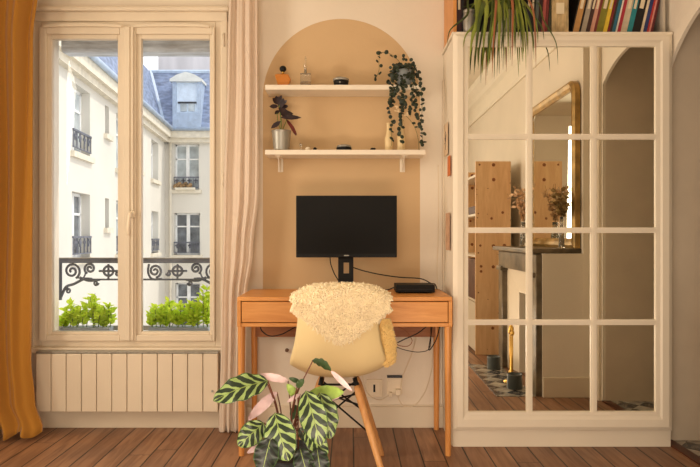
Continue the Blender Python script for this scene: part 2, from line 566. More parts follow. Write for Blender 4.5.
b = MB(); b.box(-2.5, XR, -2.8, BW + 0.02, -0.12, 0)
struct(b.build('floor', M_FLOOR))
b = MB(); b.box(XR + 0.05, 3.4, 2.141, 3.07, -0.12, 0.004)
struct(b.build('floor_hall', M_MOSAIC))
b = MB(); b.box(XR, XR + 0.05, 2.13, 3.11, -0.12, 0.008)
struct(b.build('trim_threshold', M_OAKDARK))
b = MB(); holed(b, -2.5, XR + 0.05, -0.12, CZ + 0.1, [(WX0, WX1, WZ0, WZ1)], lambda u, v, t: (u, BW + t, v), 0.26)
struct(b.build('wall_back', M_WALL))
b = MB(); b.box(XL - 0.15, XL, -2.8, BW, -0.12, CZ); struct(b.build('wall_left', M_PLAIN))
b = MB(); b.box(XL, 1.52, -2.95, -2.8, -0.12, CZ); struct(b.build('wall_front', M_PLAIN))
b = MB(); b.box(-2.5, 3.5, -2.95, BW + 0.3, CZ, CZ + 0.1); struct(b.build('ceiling', M_CEIL))
# right wall: chimney side, then the part with the rounded opening to the hall
b = MB(); b.box(1.52, 1.74, -2.95, 2.03, -0.12, CZ); struct(b.build('wall_right', M_PLAIN))
ar = arc(2.52, 1.52, 0.62, math.degrees(math.acos(0.56 / 0.62)), 180 - math.degrees(math.acos(0.38 / 0.62)), 22)
b = MB()
outer = [(BW, -0.12), (BW, CZ), (2.03, CZ), (2.03, -0.12), (2.14, -0.12)]
pts = outer + [(2.14, 0.0)] + [(y, z) for y, z in reversed(ar)] + [(3.08, 0.0), (3.08, -0.12)]
b.prism(pts, 'x', XR, XR + 0.018)
struct(b.build('wall_passage', M_PLAIN))
b = MB(); b.box(XR + 0.018, 3.5, 3.07, 3.2, -0.12, 2.6); struct(b.build('wall_hall_back', M_HALL))
b = MB(); b.box(XR + 0.018, 3.5, 2.04, 2.141, -0.12, 2.6); struct(b.build('wall_hall_front', M_HALL))
b = MB(); b.box(3.4, 3.5, 2.17, 3.07, -0.12, 2.6); struct(b.build('wall_hall_end', M_HALL))
b = MB(); b.box(XR + 0.018, 3.5, 2.04, 3.2, 2.3, 2.4); struct(b.build('ceiling_hall', M_HALL))
# door casing of the opening, seen in the mirror
b = MB()
b.box(XR - 0.02, XR, 2.047, 2.125, 0, 2.42); b.box(XR - 0.03, XR, 2.06, 2.08, 0, 2.42)
struct(b.build('trim_passage', M_TRIM, bevel=0.004))
# cornice along the right wall and back wall
def cornice(b, f):
    b.prism([f(0, 2.43), f(0.02, 2.43), f(0.03, 2.46), f(0.03, 2.47), f(0.012, 2.48), f(0.012, 2.60), f(0.04, 2.63), f(0.05, 2.68), f(0.10, 2.74), f(0.11, 2.799), f(0, 2.799)], 'y', -2.8, 2.03)
b = MB(); cornice(b, lambda d, z: (1.52 - d, z)); struct(b.build('trim_cornice', M_CEIL))
# baseboards
def skirting(b, x0, x1, y, h=0.115, t=0.018):
    b.box(x0, x1, y - t, y, 0.0, h); b.box(x0, x1, y - t * 0.6, y, h, h + 0.008)
b = MB(); skirting(b, XL, 0.513, BW); struct(b.build('baseboard_back', M_TRIM, bevel=0.003))
b = MB(); b.box(XL, XL + 0.018, -2.8, BW - 0.02, 0, 0.115); struct(b.build('baseboard_left', M_TRIM, bevel=0.003))
b = MB(); b.box(1.50, 1.52, -2.8, 1.0, 0, 0.13); struct(b.build('baseboard_right', M_TRIM, bevel=0.003))
b = MB(); b.box(1.255, 1.60, 2.03, 2.046, 0, 0.13); struct(b.build('baseboard_chimney', M_TRIM, bevel=0.003))

# ---------------- window ----------------
win = struct(bpy.data.objects.new('window_1', None)); COL.objects.link(win)
def frame_rect(b, px0, px1, py0, py1, qx0, qx1, qy0, qy1, Y0, Y1):
    """rectangular frame between outer rect p and inner rect q"""
    b.pbox(px0, qx0, py0, py1, Y0, Y1, BW); b.pbox(qx1, px1, py0, py1, Y0, Y1, BW)
    b.pbox(qx0, qx1, py0, qy0, Y0, Y1, BW); b.pbox(qx0, qx1, qy1, py1, Y0, Y1, BW)
b = MB(); frame_rect(b, 34.5, 223, 22, 348, 42, 216, 29, 340, BW - 0.012, BW + 0.07)
b.build('window_frame', M_TRIM, win, bevel=0.004)
for k, (a, c, g0, g1) in enumerate(((42, 130, 53.5, 119), (131.5, 216, 142.5, 210.5))):
    b = MB(); frame_rect(b, a, c, 29, 340, g0 - 4, g1 + 3, 36, 334, BW - 0.035, BW + 0.03)
    frame_rect(b, g0 - 4.5, g1 + 3.5, 35.5, 334.5, g0, g1, 40, 331, BW - 0.02, BW + 0.015)
    s = b.build('sash', M_TRIM, win, bevel=0.004)
    b = MB(); b.pbox(g0 - 1, g1 + 1, 39, 332, BW + 0.002, BW + 0.006, BW); b.build('pane', M_GLASS, s)
    # raised band above the sash with its rounded profile
    b = MB(); z0 = P(0, 31, BW).z
    mid, hw = (a + c) / 2, (c - a) * .44
    lens = [(mid + hw * math.cos(PI * q / 16), 30.5 - 1.2 * math.sin(PI * q / 16)) for q in range(17)] + [(mid - hw * math.cos(PI * q / 16), 30.5 - 0.2 - 2.6 * math.sin(PI * q / 16) - 1.4) for q in range(17)]
    pl = [P(x_, y_, BW) for x_, y_ in lens]
    b.prism([(q.x, q.z) for q in pl], 'y', BW - .048, BW)
    b.build('head_moulding', M_TRIM, win)
b = MB(); b.pbox(125, 136.5, 30, 339, BW - 0.050, BW - 0.03, BW); b.pbox(128, 133.5, 30, 339, BW - 0.058, BW - 0.03, BW)
b.build('centre_stile', M_TRIM, win, bevel=0.004)
b = MB(); c = P(132, 214, BW - 0.06)
b.lathe([(0, -0.012), (0.018, -0.010), (0.021, 0.0), (0.010, 0.008), (0, 0.01)], c, 16, Matrix.Rotation(R(90), 3, 'X'))
b.tube(bez([c + Vector((0, -0.005, 0)), c + Vector((0.0, -0.03, -0.002)), c + Vector((-0.004, -0.035, -0.03)), c + Vector((-0.008, -0.034, -0.075)), c + Vector((-0.008, -0.03, -0.115))], 16), [0.010] * 12 + [0.011, 0.010, 0.009, 0.008, 0.006])
b.build('window_handle', M_WPLAST, win, smooth=True)
for py in (40, 180, 320):
    b = MB(); c = P(223.5, py, BW - 0.02)
    b.tube([c + Vector((0, 0, -0.03)), c + Vector((0, 0, 0.03))], 0.008, 10); b.ball(c + Vector((0, 0, 0.034)), 0.007); b.ball(c - Vector((0, 0, 0.034)), 0.007)
    b.build('hinge', M_TRIM, win, smooth=True)
# casing and mouldings around the window
b = MB()
b.pbox(30, 36, 13, 348, BW - 0.02, BW, BW); b.pbox(221.5, 228, 13, 348, BW - 0.02, BW, BW)
b.pbox(30, 228, 13, 22.5, BW - 0.024, BW, BW)
b.pbox(28, 230, 9.5, 13.5, BW - 0.045, BW, BW); b.pbox(29, 229, 7.5, 10, BW - 0.032, BW, BW)
b.pbox(28, 230, -6, -2, BW - 0.03, BW, BW)
struct(b.build('trim_window', M_TRIM, bevel=0.005))
b = MB(); b.pbox(33, 224, 346, 351.5, BW - 0.055, BW, BW); b.pbox(35, 222, 351, 353, BW - 0.03, BW, BW)
struct(b.build('window_sill', M_TRIM, bevel=0.005))
b = MB(); b.box(WX0, WX1, BW + 0.07, BW + 0.34, WZ0 - 0.05, WZ0 + 0.035)
struct(b.build('trim_outer_sill', mat('stone_sill', rgb(206, 200, 188), 0.7), bevel=0.005))

# ---------------- radiator ----------------
ry = BW - 0.10
t = thing('radiator', 'cream painted panel radiator with twelve flat columns under the window', 'radiator', (P(127, 0, BW).x, ry, 0.10))
xa, xb = P(35.5, 0, ry).x, P(218, 0, ry).x
zb, zt = P(0, 412, ry).z, P(0, 354, ry).z
n = 12
for i in range(n):
    wd = (xb - xa) / n
    b = MB(); b.box(xa + i * wd + 0.0018, xa + (i + 1) * wd - 0.0018, ry, ry + 0.05, zb, zt)
    b.build('radiator_column', M_TRIM, t, bevel=0.004, seg=2)
b = MB(); b.box(xa + 0.01, xb - 0.01, ry + 0.02, ry + 0.045, zb + 0.02, zb + 0.05); b.box(xa + 0.01, xb - 0.01, ry + 0.02, ry + 0.045, zt - 0.05, zt - 0.02)
b.build('manifold', M_TRIM, t)
b = MB(); b.box(xa, xb, ry + .004, ry + .06, zt + .001, zt + .012); b.build('top_grille', M_ZINC, t, bevel=.002)
for i in (1.5, 10.5):
    x = xa + i * wd
    for zz in (zt - 0.12, zb + 0.05):
        b = MB(); b.box(x - 0.02, x + 0.02, ry + 0.045, BW - 0.0005, zz, zz + .04); b.build('wall_bracket', M_TRIM, t)
b = MB(); x = xb - 0.03
b.tube([(x, ry - 0.001, P(0, 391, ry).z), (x, ry - 0.006, P(0, 391, ry).z)], 0.006, 12); b.build('bleed_screw', M_ZINC, t)

# ---------------- curtains ----------------
def curtain(name, label, left, right, Y, folds, amp, m, th=0.003, seed=1, zbot=0.0, pool=0.0, nu=120, nv=60, ph=0.0):
    """left/right: px edge profile [(py, px)...]"""
    rnd = random.Random(seed)
    phs = [rnd.uniform(-0.5, 0.5) for _ in range(8)]
    def prof(tb, py):
        for (a, x), (c, y) in zip(tb, tb[1:]):
            if py <= c:
                q = (py - a) / (c - a); q = max(0, q); q = q * q * (3 - 2 * q)
                return x + (y - x) * q
        return tb[-1][1]
    pyt, pyb = left[0][0], left[-1][0]
    def fn(u, v):
        py = pyt + (pyb - pyt) * v
        l, r = prof(left, py), prof(right, py)
        uu = u + 0.020 * math.sin(v * 5 + phs[0]) * math.sin(PI * u) + 0.012 * math.sin(u * 17 + v * 3)
        px = l + (r - l) * uu
        a = 2 * PI * (folds * u) + ph + 0.5 * math.sin(v * 3.1 + phs[1] * 3 + u * 4)
        d = amp * (0.75 * math.sin(a) + 0.25 * math.sin(2.3 * a + 1 + v * 2)) * (0.75 + 0.25 * math.sin(v * 4 + u * 9 + phs[2]))
        p = P(px, py, Y)
        p.y = Y + d
        if p.z < 0.12 and pool:
            k = (0.12 - p.z) / 0.12
            p.y -= pool * k * k * (0.7 + 0.3 * math.sin(u * 11))
            p.z += 0.02 * k * (1 + math.sin(u * 19 + 1))
        p.z = max(p.z, 0.006)
        return p
    b = MB(); b.sheet(fn, nu, nv, th)
    return b.build(name, m, smooth=True)
def cloth(name, c, transl, bump=0.2, sheen=0.3):
    m = bpy.data.materials.new(name); m.use_nodes = True
    k = NT(m); nt = m.node_tree; bs = nt.nodes['Principled BSDF']; out = [n for n in nt.nodes if n.type == 'OUTPUT_MATERIAL'][0]
    bs.inputs['Roughness'].default_value = 0.85; bs.inputs['Sheen Weight'].default_value = sheen; bs.inputs['Specular IOR Level'].default_value = 0.15
    tc = k.n('ShaderNodeTexCoord'); mp = k.n('ShaderNodeMapping'); mp.inputs['Scale'].default_value = (60, 60, 6)
    k.link(tc.outputs['Object'], mp.inputs['Vector'])
    n = k.n('ShaderNodeTexNoise'); n.inputs['Scale'].default_value = 6; n.inputs['Detail'].default_value = 4
    k.link(mp.outputs['Vector'], n.inputs['Vector'])
    col = k.mix(n.outputs['Fac'], tuple(x * 0.88 for x in c[:3]) + (1,), c)
    k.link(col, bs.inputs['Base Color'])
    n2 = k.n('ShaderNodeTexNoise'); n2.inputs['Scale'].default_value = 300
    k.link(tc.outputs['Object'], n2.inputs['Vector'])
    bp = k.n('ShaderNodeBump'); bp.inputs['Strength'].default_value = bump; bp.inputs['Distance'].default_value = 0.002
    k.link(n2.outputs['Fac'], bp.inputs['Height']); k.link(bp.outputs['Normal'], bs.inputs['Normal'])
    tr = k.n('ShaderNodeBsdfTranslucent'); k.link(col, tr.inputs['Color'])
    mx = k.n('ShaderNodeMixShader'); mx.inputs[0].default_value = transl
    k.link(bs.outputs[0], mx.inputs[1]); k.link(tr.outputs[0], mx.inputs[2]); k.link(mx.outputs[0], out.inputs[0])
    return m
M_MUSTARD = cloth('mustard_linen', rgb(206, 146, 60), 0.25)
M_SHEER = cloth('blush_linen', rgb(250, 234, 216), 0.35)
c = curtain('curtain', '', [(-28, -50), (140, -50), (300, -52), (400, -40), (436, -22)], [(-28, 39), (40, 32), (180, 31.5), (300, 31), (360, 31), (400, 35), (436, 45)], 3.10, 3.4, 0.050, M_MUSTARD, seed=3, pool=0.07, ph=0.6)
tag(c, 'mustard yellow linen curtain hanging in heavy folds left of the window', 'curtain')
c = curtain('curtain', '', [(-28, 229), (60, 227), (200, 223), (330, 220.5), (433, 218.5)], [(-28, 258), (190, 259), (250, 253), (300, 246.5), (433, 245)], 3.20, 3.6, 0.020, M_SHEER, seed=5, ph=2.0)
tag(c, 'pale pinkish beige linen curtain hanging between the window and the desk', 'curtain')

# ---------------- outside the window ----------------
RY = 3.68
t = thing('balcony_railing', 'dark wrought iron window railing with scrolls and ringed crosses outside the window', 'railing', P(143, 326, RY))
def pp(px, py, dy=0): q = P(px, py, RY); q.y += dy; return q
b = MB(); b.pbox(55, 231, 258.5, 263, RY - 0.02, RY + 0.02, RY); b.build('handrail', M_RAIL, t, bevel=0.004)
b = MB(); b.tube([pp(80, 279.5), pp(206, 279.5)], 0.006, 6); b.build('lower_bar', M_RAIL, t)
for s in (-1, 1):
    X = lambda x: 143 + (x - 143) if s < 0 else 143 - (x - 143)
    b = MB(); b.tube([pp(X(60), 262), pp(X(60), 300)], 0.013, 6); b.tube([pp(X(57), 263), pp(X(57), 294)], 0.007, 6); b.tube([pp(X(54), 292), pp(X(64), 292)], 0.005, 6)
    b.build('end_post', M_RAIL, t)
    def spiral(cx, cy, r, a0, turns, sg=1):
        out = []
        for i in range(28):
            q = i / 27
            rr = r * 1.12 * (1 - 0.85 * q)
            a = R(a0) + sg * turns * 2 * PI * q
            out.append(pp(X(cx + rr * math.cos(a)), cy + rr * math.sin(a)))
        return out
    for cx, cy, r, a0, tn, sg in ((72, 271, 7.5, 60, 1.8, -1), (90, 268.5, 5.2, 120, 1.7, 1), (96, 283, 2.4, 0, 1.3, 1), (68, 291, 2.6, 200, 1.3, 1), (131, 271, 6.0, 100, 1.7, 1), (117.5, 273.5, 2.2, 0, 1.2, 1)):
        b = MB(); b.tube(spiral(cx, cy, r, a0, tn, sg), 0.0075 if r > 4 else 0.006, 6); b.build('scroll', M_RAIL, t)
    b = MB(); b.tube(bez([pp(X(76), 277.5), pp(X(83), 278), pp(X(86), 272)], 10), 0.005, 6)
    b.tube(bez([pp(X(92), 279), pp(X(84), 279), pp(X(74), 284), pp(X(66), 287), pp(X(61), 297)], 12), 0.0085, 6); b.build('scroll_stem', M_RAIL, t)
    b = MB(); b.tube(bez([pp(X(80), 277), pp(X(88), 281), pp(X(100), 280)], 8), 0.006, 6); b.build('scroll_stem', M_RAIL, t)
    b = MB(); b.tube(bez([pp(X(124), 279), pp(X(134), 279), pp(X(138), 272), pp(X(137), 264)], 10), 0.0075, 6); b.build('scroll_stem', M_RAIL, t)
    b = MB(); ring = [pp(X(108.5 + 4.8 * math.cos(a * PI / 10)), 271 + 4.8 * math.sin(a * PI / 10)) for a in range(21)]
    b.tube(ring, 0.0075, 6); b.tube([pp(X(99), 271), pp(X(118), 271)], 0.007, 6); b.tube([pp(X(108.5), 264), pp(X(108.5), 279)], 0.007, 6); b.ball(pp(X(108.5), 271), 0.010)
    b.build('ringed_cross', M_RAIL, t)
b = MB(); b.box(P(54, 0, RY).x, P(214, 0, RY).x, RY - 0.012, RY + 0.012, P(0, 330, RY).z, P(0, 325.5, RY).z); b.build('foot_bar', M_ZINC, t)
b = MB(); b.pbox(55, 231, 257.6, 258.4, RY - 0.024, RY + 0.024, RY); b.build('rail_highlight', M_ZINC, t)  # pale strip added to paint the lit top edge of the handrail
b = MB(); b.tube([pp(132, 262), pp(132, 330)], 0.007, 6); b.build('baluster', M_RAIL, t)

M_LIME = cloth('lime_leaf', rgb(222, 242, 84), 0.4, 0.05, 0.0)
M_STEM = mat('green_stem', rgb(110, 130, 60), 0.6)
M_PLANTER = mat('grey_planter', rgb(150, 156, 164), 0.6)
def leafq(b, p, d, nrm, L, W, bend=0.2):
    d = d.normalized(); sd = d.cross(nrm)
    sd = sd.normalized() if sd.length > 1e-4 else d.orthogonal().normalized()
    nn = sd.cross(d)
    pts = []
    for t_, w_ in ((0, 0.12), (0.25, 0.8), (0.55, 1.0), (0.82, 0.6), (1, 0.03)):
        cpos = p + d * L * t_ - nn * bend * L * t_ * t_
        pts.append((cpos + sd * W / 2 * w_, cpos + nn * W * 0.12 * w_ * -1, cpos - sd * W / 2 * w_))
    vs = [x for q in pts for x in q]
    fs = []
    for i in range(4):
        a = i * 3
        fs += [(a, a + 1, a + 4, a + 3), (a + 1, a + 2, a + 5, a + 4)]
    b.add(vs, fs)
def rv(rnd, s=1.0):
    return Vector((rnd.uniform(-1, 1), rnd.uniform(-1, 1), rnd.uniform(-1, 1))) * s
def bushy(label, px0, px1, tops, yb, seed, Y=3.60):
    rnd = random.Random(seed)
    base = P((px0 + px1) / 2, yb, Y)
    zb = WZ0 + 0.035
    t = thing('potted_shrub', label, 'plant', (base.x, Y, zb))
    b = MB(); b.box(P(px0 + 4, 0, Y).x, P(px1 - 4, 0, Y).x, Y - 0.035, Y + 0.03, zb, zb + 0.03)
    b.build('planter', M_PLANTER, t, bevel=0.004)
    lf, st = MB(), MB()
    for (tx, ty) in tops:
        root = P(tx + (base.x * 0) + rnd.uniform(-4, 4), yb, Y)
        root.z = zb + 0.025
        root.x = max(P(px0 + 6, 0, Y).x, min(P(px1 - 6, 0, Y).x, root.x))
        tip = P(tx, ty, Y + rnd.uniform(-0.03, 0.03))
        path = bez([root, root.lerp(tip, 0.5) + rv(rnd, 0.012), tip], 10)
        st.tube(path, [0.0028] * (len(path) - 1) + [0.001], 5)
        for q in range(30):
            i = int(rnd.uniform(0.25, 1) * (len(path) - 1))
            d = Vector((rnd.uniform(-1, 1), rnd.uniform(-0.8, 0.6), rnd.uniform(0.1, 1.0)))
            leafq(lf, path[i], d, Vector((0, -0.4, 1)) + rv(rnd, 0.5), rnd.uniform(0.03, 0.05), rnd.uniform(0.018, 0.028))
    lf.build('foliage', M_LIME, t, smooth=True, fixn=False)
    st.build('stems', M_STEM, t, smooth=True)
rnd = random.Random(4)
bushy('low lime green leafy plant outside the left window pane', 58, 116, [(rnd.uniform(64, 112), 0) for _ in range(0)] + [(66, 308), (70, 302), (75, 306), (62, 318), (80, 310), (86, 302), (90, 297), (95, 293), (93, 303), (99, 308), (104, 306), (109, 303), (111, 310), (84, 316), (100, 315), (76, 316), (106, 316), (68, 317)], 326, 11)
bushy('taller lime green leafy plant outside the right window pane', 146, 214, [(151, 312), (155, 306), (160, 310), (164, 305), (169, 300), (171, 308), (176, 312), (180, 303), (184, 308), (190, 303), (194, 306), (199, 298), (203, 290), (207, 285), (209, 294), (205, 305), (198, 310), (186, 315), (174, 316), (160, 317), (150, 318), (209, 312), (168, 314), (192, 314)], 326, 12)
# rolled blind above the opening
b = MB(); by = BW + 0.30
p0, p1 = P(54, 55, by), P(214, 36, by)
b.prism([(by - 0.06, p0.z + 0.02), (by - 0.05, p0.z), (by + 0.04, p0.z), (by + 0.05, p0.z + 0.02), (by + 0.05, p0.z + 0.13), (by - 0.06, p0.z + 0.13)], 'x', WX0 + 0.02, WX1 - 0.01)
o = b.build('roller_blind', mat('blind_grey', rgb(204, 212, 224), 0.5, var=0.2, scale=8, stretch=(1, 6, 6)), bevel=0.01, seg=3)
tag(o, 'grey rolled up outdoor blind across the top of the window opening', 'blind')

# courtyard building
M_FAC = mat('white_render', rgb(222, 216, 204), 0.85, var=0.04, scale=0.6, bump=0.1, bscale=8)
M_SLATE = mat('blue_slate', rgb(138, 152, 180), 0.6, var=0.28, scale=3.5, stretch=(1, 1, 3))
M_ZROOF = mat('zinc_roof', rgb(178, 194, 214), 0.45, var=0.1)
M_CORN = mat('stone_cornice', rgb(226, 216, 196), 0.8, var=0.08)
M_PVC = mat('white_window_paint', rgb(240, 240, 238), 0.5)
M_PANE = mat('far_pane', rgb(190, 198, 200), 0.2, var=0.25, scale=2, spec=0.6)
M_PANED = mat('far_dark_pane', rgb(112, 118, 124), 0.2, var=0.4, scale=3, spec=0.6)
M_REV = mat('reveal_plaster', rgb(210, 200, 184), 0.85)
RYF = 25.0
bld = thing('apartment_building', 'white courtyard apartment building with blue slate mansard roof seen through the window', 'building', (-7.7, RYF, -8))
CZF = 5.40
K = RYF / 600
def fx(px): return (px - 350) * K
def fz(py): return HC - (py - 236) * K
rw = [(174, 199, 144, 190), (174, 200, 213, 255), (175, 200, 283, 329)]
rw2 = []
holes = [(fx(a), fx(b_), fz(d), fz(c)) for a, b_, c, d in rw + rw2]
b = MB(); holed(b, -7.7, 0.5, -8, CZF, holes, lambda u, v, t_: (u, RYF + t_, v), 0.5)
b.build('facade', M_FAC, bld)
# side wing
wd_ = Vector((0.1, -1, 0)).normalized()
W0 = Vector((-7.7, RYF, 0))
wn_ = Vector((-1, -0.1, 0)).normalized()      # into the wing
def WP(s, z, t_=0.0):
    p = W0 + wd_ * s + wn_ * t_; return Vector((p.x, p.y, z))
def sY(Y): return (RYF - Y) * 1.005
wh = []
for ya, yb_, za, zb_ in ((14.31, 15.6, 3.08, 4.75), (14.31, 15.6, 0.50, 2.12), (16.87, 17.24, 3.92, 4.74), (16.87, 17.24, 1.28, 2.12), (17.95, 19.1, 3.08, 4.75), (17.95, 19.1, 0.5, 2.12), (20.0, 21.0, 3.3, 4.7), (20.0, 21.0, 0.6, 2.1), (22.5, 23.7, 3.2, 4.7), (22.5, 23.7, 0.4, 2.0)):
    wh.append((sY(yb_), sY(ya), za, zb_))
b = MB(); holed(b, 0, 17, -8, CZF, wh, lambda u, v, t_: WP(u, v, t_), 0.5)
b.build('facade', M_FAC, bld)
def far_window(mk, h, dark, rail, pots=False):
    """casement set back in its opening, mk(u,z,t)"""
    u0, u1, v0, v1 = h
    def bx(b, a, c, d, e, t0, t1):
        vs = [mk(a, d, t0), mk(c, d, t0), mk(c, d, t1), mk(a, d, t1), mk(a, e, t0), mk(c, e, t0), mk(c, e, t1), mk(a, e, t1)]
        b.add(vs, [(0, 3, 2, 1), (4, 5, 6, 7), (0, 1, 5, 4), (1, 2, 6, 5), (2, 3, 7, 6), (3, 0, 4, 7)])
    W = u1 - u0; m_ = (u0 + u1) / 2
    b = MB(); f = 0.07 if W > 0.6 else 0.04
    bx(b, u0, u0 + f, v0, v1, .22, .30); bx(b, u1 - f, u1, v0, v1, .22, .30); bx(b, u0, u1, v1 - f, v1, .22, .30); bx(b, u0, u1, v0, v0 + f, .22, .30)
    if W > 0.6:
        bx(b, m_ - 0.07, m_ + 0.07, v0, v1, .20, .30)
        bx(b, u0, u1, v0 + (v1 - v0) * .68 - .03, v0 + (v1 - v0) * .68 + .03, .22, .29)
    w_ = b.build('window', M_PVC, bld)
    b = MB(); bx(b, u0, u1, v0, v1, .26, .28); b.build('pane', M_PANED if dark else M_PANE, w_)
    b = MB(); bx(b, u0 - .12, u1 + .12, v0 - .14, v0, -.10, .22); b.build('window_ledge', M_CORN, bld)
    if rail:
        b = MB()
        bx(b, u0, u1, v0 + .5, v0 + .55, -.05, .0); bx(b, u0, u1, v0 + .1, v0 + .13, -.04, -.01)
        k_ = 5
        for i in range(k_ + 1):
            a = u0 + (W - .03) * i / k_
            bx(b, a, a + .016, v0 + .1, v0 + .5, -.035, -.01)
        for i in range(4):
            a = u0 + W * (i + .5) / 4
            bx(b, a - .09, a + .09, v0 + .36, v0 + .42, -.035, -.01); bx(b, a - .03, a + .03, v0 + .28, v0 + .48, -.035, -.01)
        b.build('window_guard', M_RAIL, bld)
mkR = lambda u, v, t_: Vector((u, RYF + t_, v))
for i, h in enumerate(holes): far_window(mkR, h, i % 3 > 0, True)
for i, h in enumerate(wh): far_window(lambda u, v, t_: WP(u, v, t_), h, i in (1, 3), i < 2 or (i > 3 and i % 2))
b = MB()
for a in range(8):
    b.ball((fx(176) + a * 0.09, RYF - 0.13, fz(190) + 0.14 + 0.05 * (a % 3)), 0.09)
b.build('window_box_flowers', mat('far_flowers', rgb(150, 120, 84), 0.8, var=0.5, scale=9), bld)
b = MB(); b.box(fx(176), fx(196), RYF - 0.2, RYF - 0.04, fz(190), fz(190) + 0.09); b.build('window_box', M_CORN, bld)
# cornice and gutter
b = MB()
b.box(-7.7, 0.5, RYF - 0.30, RYF, CZF - 0.30, CZF); b.box(-7.7, 0.5, RYF - 0.18, RYF, CZF - 0.48, CZF - 0.30)
for t0, z0, z1 in ((-0.30, -0.30, 0.0), (-0.18, -0.48, -0.30)):
    vs = [WP(0, CZF + z0, t0), WP(17, CZF + z0, t0), WP(17, CZF + z0, 0), WP(0, CZF + z0, 0), WP(0, CZF + z1, t0), WP(17, CZF + z1, t0), WP(17, CZF + z1, 0), WP(0, CZF + z1, 0)]
    b.add(vs, [(0, 3, 2, 1), (4, 5, 6, 7), (0, 1, 5, 4), (1, 2, 6, 5), (2, 3, 7, 6), (3, 0, 4, 7)])
b.build('cornice', M_CORN, bld)
b = MB(); b.tube([(-7.4, RYF - .36, CZF + .05), (0.5, RYF - .36, CZF + .05)], 0.08, 8); b.tube([WP(0.3, CZF + .05, -.36), WP(17, CZF + .05, -.36)], 0.08, 8)
b.build('gutter', M_ZROOF, bld, smooth=True)
b = MB(); b.tube([(-7.45, RYF - .1, CZF - .2), (-7.45, RYF - .1, -8)], 0.055, 8); b.build('downpipe', M_CORN, bld, smooth=True)
# mansard roofs
b = MB(); TZ = CZF + 2.75; OFF = 0.95
A = [Vector((-7.7, RYF, CZF)), Vector((0.5, RYF, CZF)), Vector((0.5, RYF + OFF, TZ)), Vector((-7.7 - OFF, RYF + OFF, TZ))]
b.add(A, [(0, 1, 2, 3)])
Bq = [WP(17, CZF), WP(0, CZF), Vector((-7.7 - OFF, RYF + OFF, TZ)), WP(17, TZ, OFF)]
b.add(Bq, [(0, 1, 2, 3)])
b.add([Vector((-7.7 - OFF, RYF + OFF, TZ)), Vector((0.5, RYF + OFF, TZ)), Vector((0.5, RYF + 5, TZ + .9)), Vector((-12, RYF + 5, TZ + .9)), WP(17, TZ, OFF), WP(17, TZ + .9, 5)], [(0, 1, 2, 3), (0, 3, 5, 4)])
b.build('mansard_roof', M_SLATE, bld)
b = MB(); b.tube([(-7.7, RYF - .02, CZF), (-7.7 - OFF, RYF + OFF - .02, TZ)], 0.12, 6); b.tube([(-7.7 - OFF, RYF + OFF, TZ), (0.5, RYF + OFF, TZ)], 0.09, 6); b.build('valley_flashing', M_ZROOF, bld)
# dormer
b = MB(); dy = RYF + 0.05
def dz(py): return HC - (py - 236) * dy / 600
def dx(px): return (px - 350) * dy / 600
b.box(dx(172.5), dx(176), dy, dy + 1.0, dz(127), dz(80)); b.box(dx(197.5), dx(201), dy, dy + 1.0, dz(127), dz(80)); b.box(dx(176), dx(197.5), dy + .02, dy + 1.0, dz(127), dz(112.5))
dm = b.build('dormer', M_ZROOF, bld)
b = MB(); b.prism([(dx(170.5), dz(82)), (dx(202.5), dz(82)), (dx(202.5), dz(79.5)), (dx(195), dz(75)), (dx(186.5), dz(72.5)), (dx(178), dz(75)), (dx(170.5), dz(79.5))], 'y', dy - .12, dy + 1.1)
b.build('dormer_pediment', mat('pale_pediment', rgb(222, 222, 214), 0.7), dm)
b = MB(); b.box(dx(176), dx(197.5), dy + .1, dy + .16, dz(112.5), dz(82)); b.build('dormer_shutter', mat('pale_blue_shutter', rgb(216, 230, 244), 0.6), dm)
b = MB(); b.box(dx(180), dx(186), dy + .06, dy + .1, dz(111), dz(103)); b.box(dx(188), dx(194), dy + .06, dy + .1, dz(111), dz(103)); b.build('dormer_pane', M_PANE, dm)
b = MB(); b.box(dx(177.5), dx(196), dy + .03, dy + .1, dz(103), dz(101.5)); b.build('dormer_rail', M_IRON, dm)
b = MB(); b.box(fx(156.5) * 1.15, 0.5, RYF + 4.0, RYF + 4.6, TZ - 1, TZ + 3.2); b.box(fx(156.5) * 1.15 - .05, 0.5, RYF + 3.95, RYF + 4.6, TZ + 3.2, TZ + 3.4)
b.build('chimney_stack', mat('pale_stack', rgb(214, 208, 206), 0.85, var=0.12, scale=0.8, stretch=(2, 1, .3)), bld)
b = MB(); b.box(-20, 12, 3.6, 40, -8.2, -8.0); struct(b.build('ground_courtyard', mat('courtyard_paving', rgb(150, 145, 136), 0.9)))
# ---------------- mirrored cabinet ----------------
FY = 2.965                      # front of the door frame
CX0, CX1, CTOP = 0.513, 1.595, 2.06
cab = thing('mirrored_cabinet', 'tall cream cabinet with a twelve pane mirrored front', 'cabinet', ((CX0 + CX1) / 2, 3.15, 0))
b = MB()
b.box(CX0, CX1, YM + 0.02, BW - 0.001, 0.0, CTOP - 0.02)
b.build('body', M_CAB, cab)
b = MB(); b.box(CX0 - 0.004, CX0, YM + 0.03, BW - 0.02, 0.0, 0.115); b.box(CX0 - 0.007, CX0, 3.262, BW - 0.0015, 0.13, 1.9); b.build('side_trim', M_TRIM, cab, bevel=0.002)
b = MB(); b.pbox(453, 671, 430.5, 447, 2.986, 3.05); b.build('plinth', M_CAB, cab, bevel=0.003)
